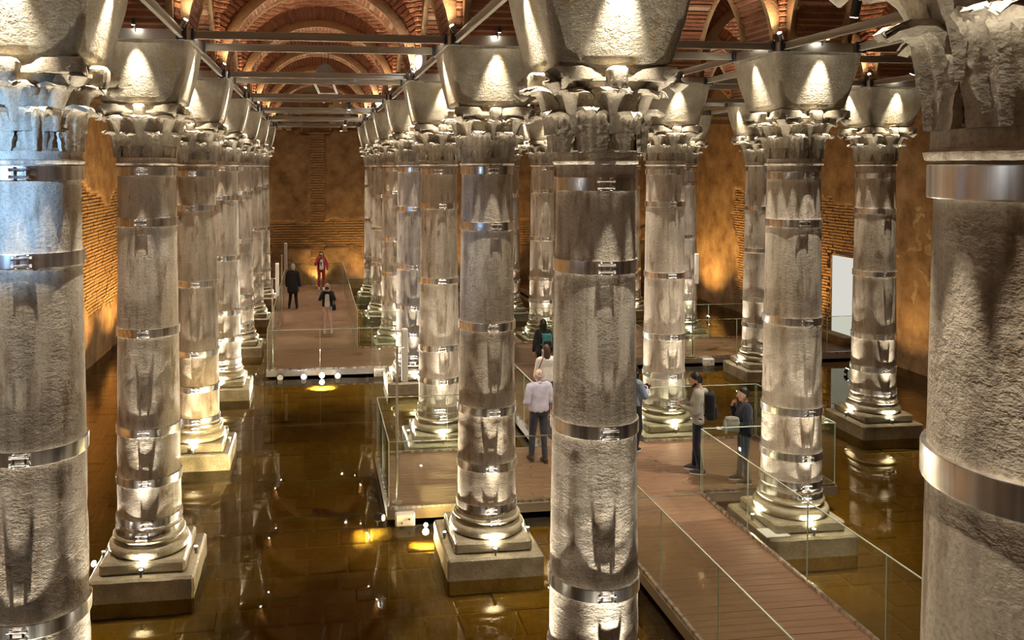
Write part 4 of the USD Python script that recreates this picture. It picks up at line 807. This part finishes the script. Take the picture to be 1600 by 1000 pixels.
# man in the grey hoodie
t, W = person('dark-haired bearded man in grey hoodie looking at his phone', (6.88, 14.42), 66, 1.80, dict(elb_l=(-.23, .03, 1.14), wri_l=(-.10, .27, 1.17), elb_r=(.23, .03, 1.14), wri_r=(.07, .28, 1.16), head=(0, .045, 1.63), kne_l=(-.10, .03, .50), ank_r=(.12, .05, .085), ank_l=(-.11, -.05, .085)), top='grey_cloth', top_long=.06, legs='navy_cloth', shoes='dark_grey_cloth', hair='hair_black', seed=15, tilt=-.30, hood='grey_cloth',
    hands={'l': ((.25, .95, .15), (.5, 0, .9), .8), 'r': ((-.25, .95, .15), (-.5, 0, .9), .8)}, extra=lambda J, P: [('beard', wrinkle(smooth_man(hull((P(0, .068, -.088), .036), (P(-.055, .02, -.055), .026), (P(.055, .02, -.055), .026)) - hull((P(0, .12, -.045), .034), (P(0, .1, -.02), .04)), .015, 2), .003, 3), 'hair_black')])
carried('phone', 'phone held in both hands by the man in the hoodie', 'phone', [('case', bx(.075, .15, .009, (0, 0, 0), .003), 'dark_metal'), ('display', bx(.068, .138, .002, (0, 0, .0055)), 'panel_light')], W((-.02, .40, 1.225)), 66)
carried('backpack', 'black backpack with a pale cord on the man in the hoodie', 'backpack', backpack_parts('black_cloth', 'navy_cloth', .155, .085, .25), W((0, -.205, 1.20)), 66)
# man in the dark padded jacket
t, W = person('dark-haired man in dark padded jacket with one hand at his mouth', (7.47, 13.86), 78, 1.66, dict(elb_r=(.23, .10, 1.15), wri_r=(.09, .20, 1.40), elb_l=(-.26, .03, 1.15), wri_l=(-.16, .24, 1.06), ank_r=(.11, .05, .085)), top='navy_cloth', top_long=.05, legs='blue_jeans', shoes='dark_grey_cloth', hair='hair_black', seed=16, heavy=1.18, tilt=-.1,
    hands={'r': ((-.45, -.05, .9), (-.3, -.9, .1), .6), 'l': ((.35, .9, -.1), (.6, 0, .6), .7)})
carried('folded_jacket', 'folded grey jacket over the arm of the man in padded jacket', 'jacket', [('jacket', soft(.055, .13, .14, .05, (0, 0, 0), 9, .022), 'grey_bag'), ('sleeve', MB().add(tube([(0, .12, .08), (-.05, .14, -.02), (-.06, .13, -.14)], .035, 10)), 'grey_bag')], W((-.19, .27, 1.12)), 78)
carried('leaflet', 'white folded leaflet held below the folded grey jacket', 'leaflet', [('sheet', bx(.15, .21, .004, (0, 0, 0)), 'white_paint'), ('flap', MB().add(bx(.15, .10, .003, (0, 0, 0)), (0, -.03, .014), np.array([[1, 0, 0], [0, .98, -.17], [0, .17, .98]])), 'white_paint')], W((-.05, .40, 1.00)), 60)
# far visitors in the aisle
t, W = person('white-haired woman in black jacket and pink trousers taking a picture', (.40, 28.25), 176, 1.64, dict(elb_r=(.26, .12, 1.22), wri_r=(.08, .22, 1.52), elb_l=(-.26, .12, 1.22), wri_l=(-.08, .22, 1.52), ank_l=(-.15, .02, .085), kne_l=(-.12, .04, .5)), top='black_cloth', legs='pink_cloth', leg_w=.9, shoes='white_cloth', hair='hair_white', hair_style='bob', female=True, shirt='white_cloth', seed=17,
    hands={'l': ((.4, .3, .8), (.8, 0, -.2), .8), 'r': ((-.4, .3, .8), (-.8, 0, -.2), .8)})
carried('camera', 'dark camera held to the face by the white-haired woman', 'camera', cam_parts(), W((0, .24, 1.62)), 176)
carried('shoulder_bag', 'black shoulder bag at the hip of the white-haired woman', 'bag', [('bag', soft(.06, .13, .10, .04, (0, 0, 0), 6), 'black_cloth'), ('strap', MB().add(tube([(0, -.1, .06), (.0, -.11, .25), (.06, -.06, .53), (.08, .0, .55), (.05, .08, .46), (0, .10, .06)], .008, 6, 1.5)), 'black_cloth')], W((-.24, .04, .92)), 176)
t, W = person('man with short white hair in long dark coat seen from behind', (-.86, 33.1), -14, 1.76, dict(ank_l=(-.15, -.02, .085), ank_r=(.15, .02, .085)), top='black_cloth', top_long=.28, legs='black_cloth', shoes='black_cloth', hair='hair_white', hair_style='short', seed=18, heavy=1.2)
t, W = person('person in red jacket and trousers with a white shirt, far off', (.27, 38.3), 182, 1.70, dict(elb_r=(.26, .10, 1.18), wri_r=(.06, .22, 1.48), elb_l=(-.27, .0, 1.14), wri_l=(-.27, .08, .90), ank_l=(-.09, .05, .085)), top='red_cloth', legs='red_cloth', leg_w=.9, shoes='white_cloth', hair='hair_brown', hair_style='bob', female=True, shirt='white_cloth', seed=19,
    hands={'r': ((-.2, .2, .95), (-.3, .9, 0), .7)}, extra=lambda J, P: [('shirt_print', MB().add(bx(.09, .006, .03, (0, .166, 1.27))).add(bx(.03, .006, .10, (.02, .166, 1.20))).add(bx(.05, .006, .025, (-.02, .166, 1.14))), 'black_cloth')])
carried('phone', 'phone held up by the far person in red', 'phone', [('case', bx(.075, .009, .15, (0, 0, 0), .003), 'dark_metal'), ('display', bx(.068, .002, .138, (0, -.0055, 0)), 'screen')], W((.02, .27, 1.58)), 182)
t, W = person('dark-clothed visitor glimpsed between two columns right of the aisle', (3.72, 31.2), 20, 1.74, {}, top='navy_cloth', top_long=.1, legs='black_cloth', hair='hair_black', seed=20)
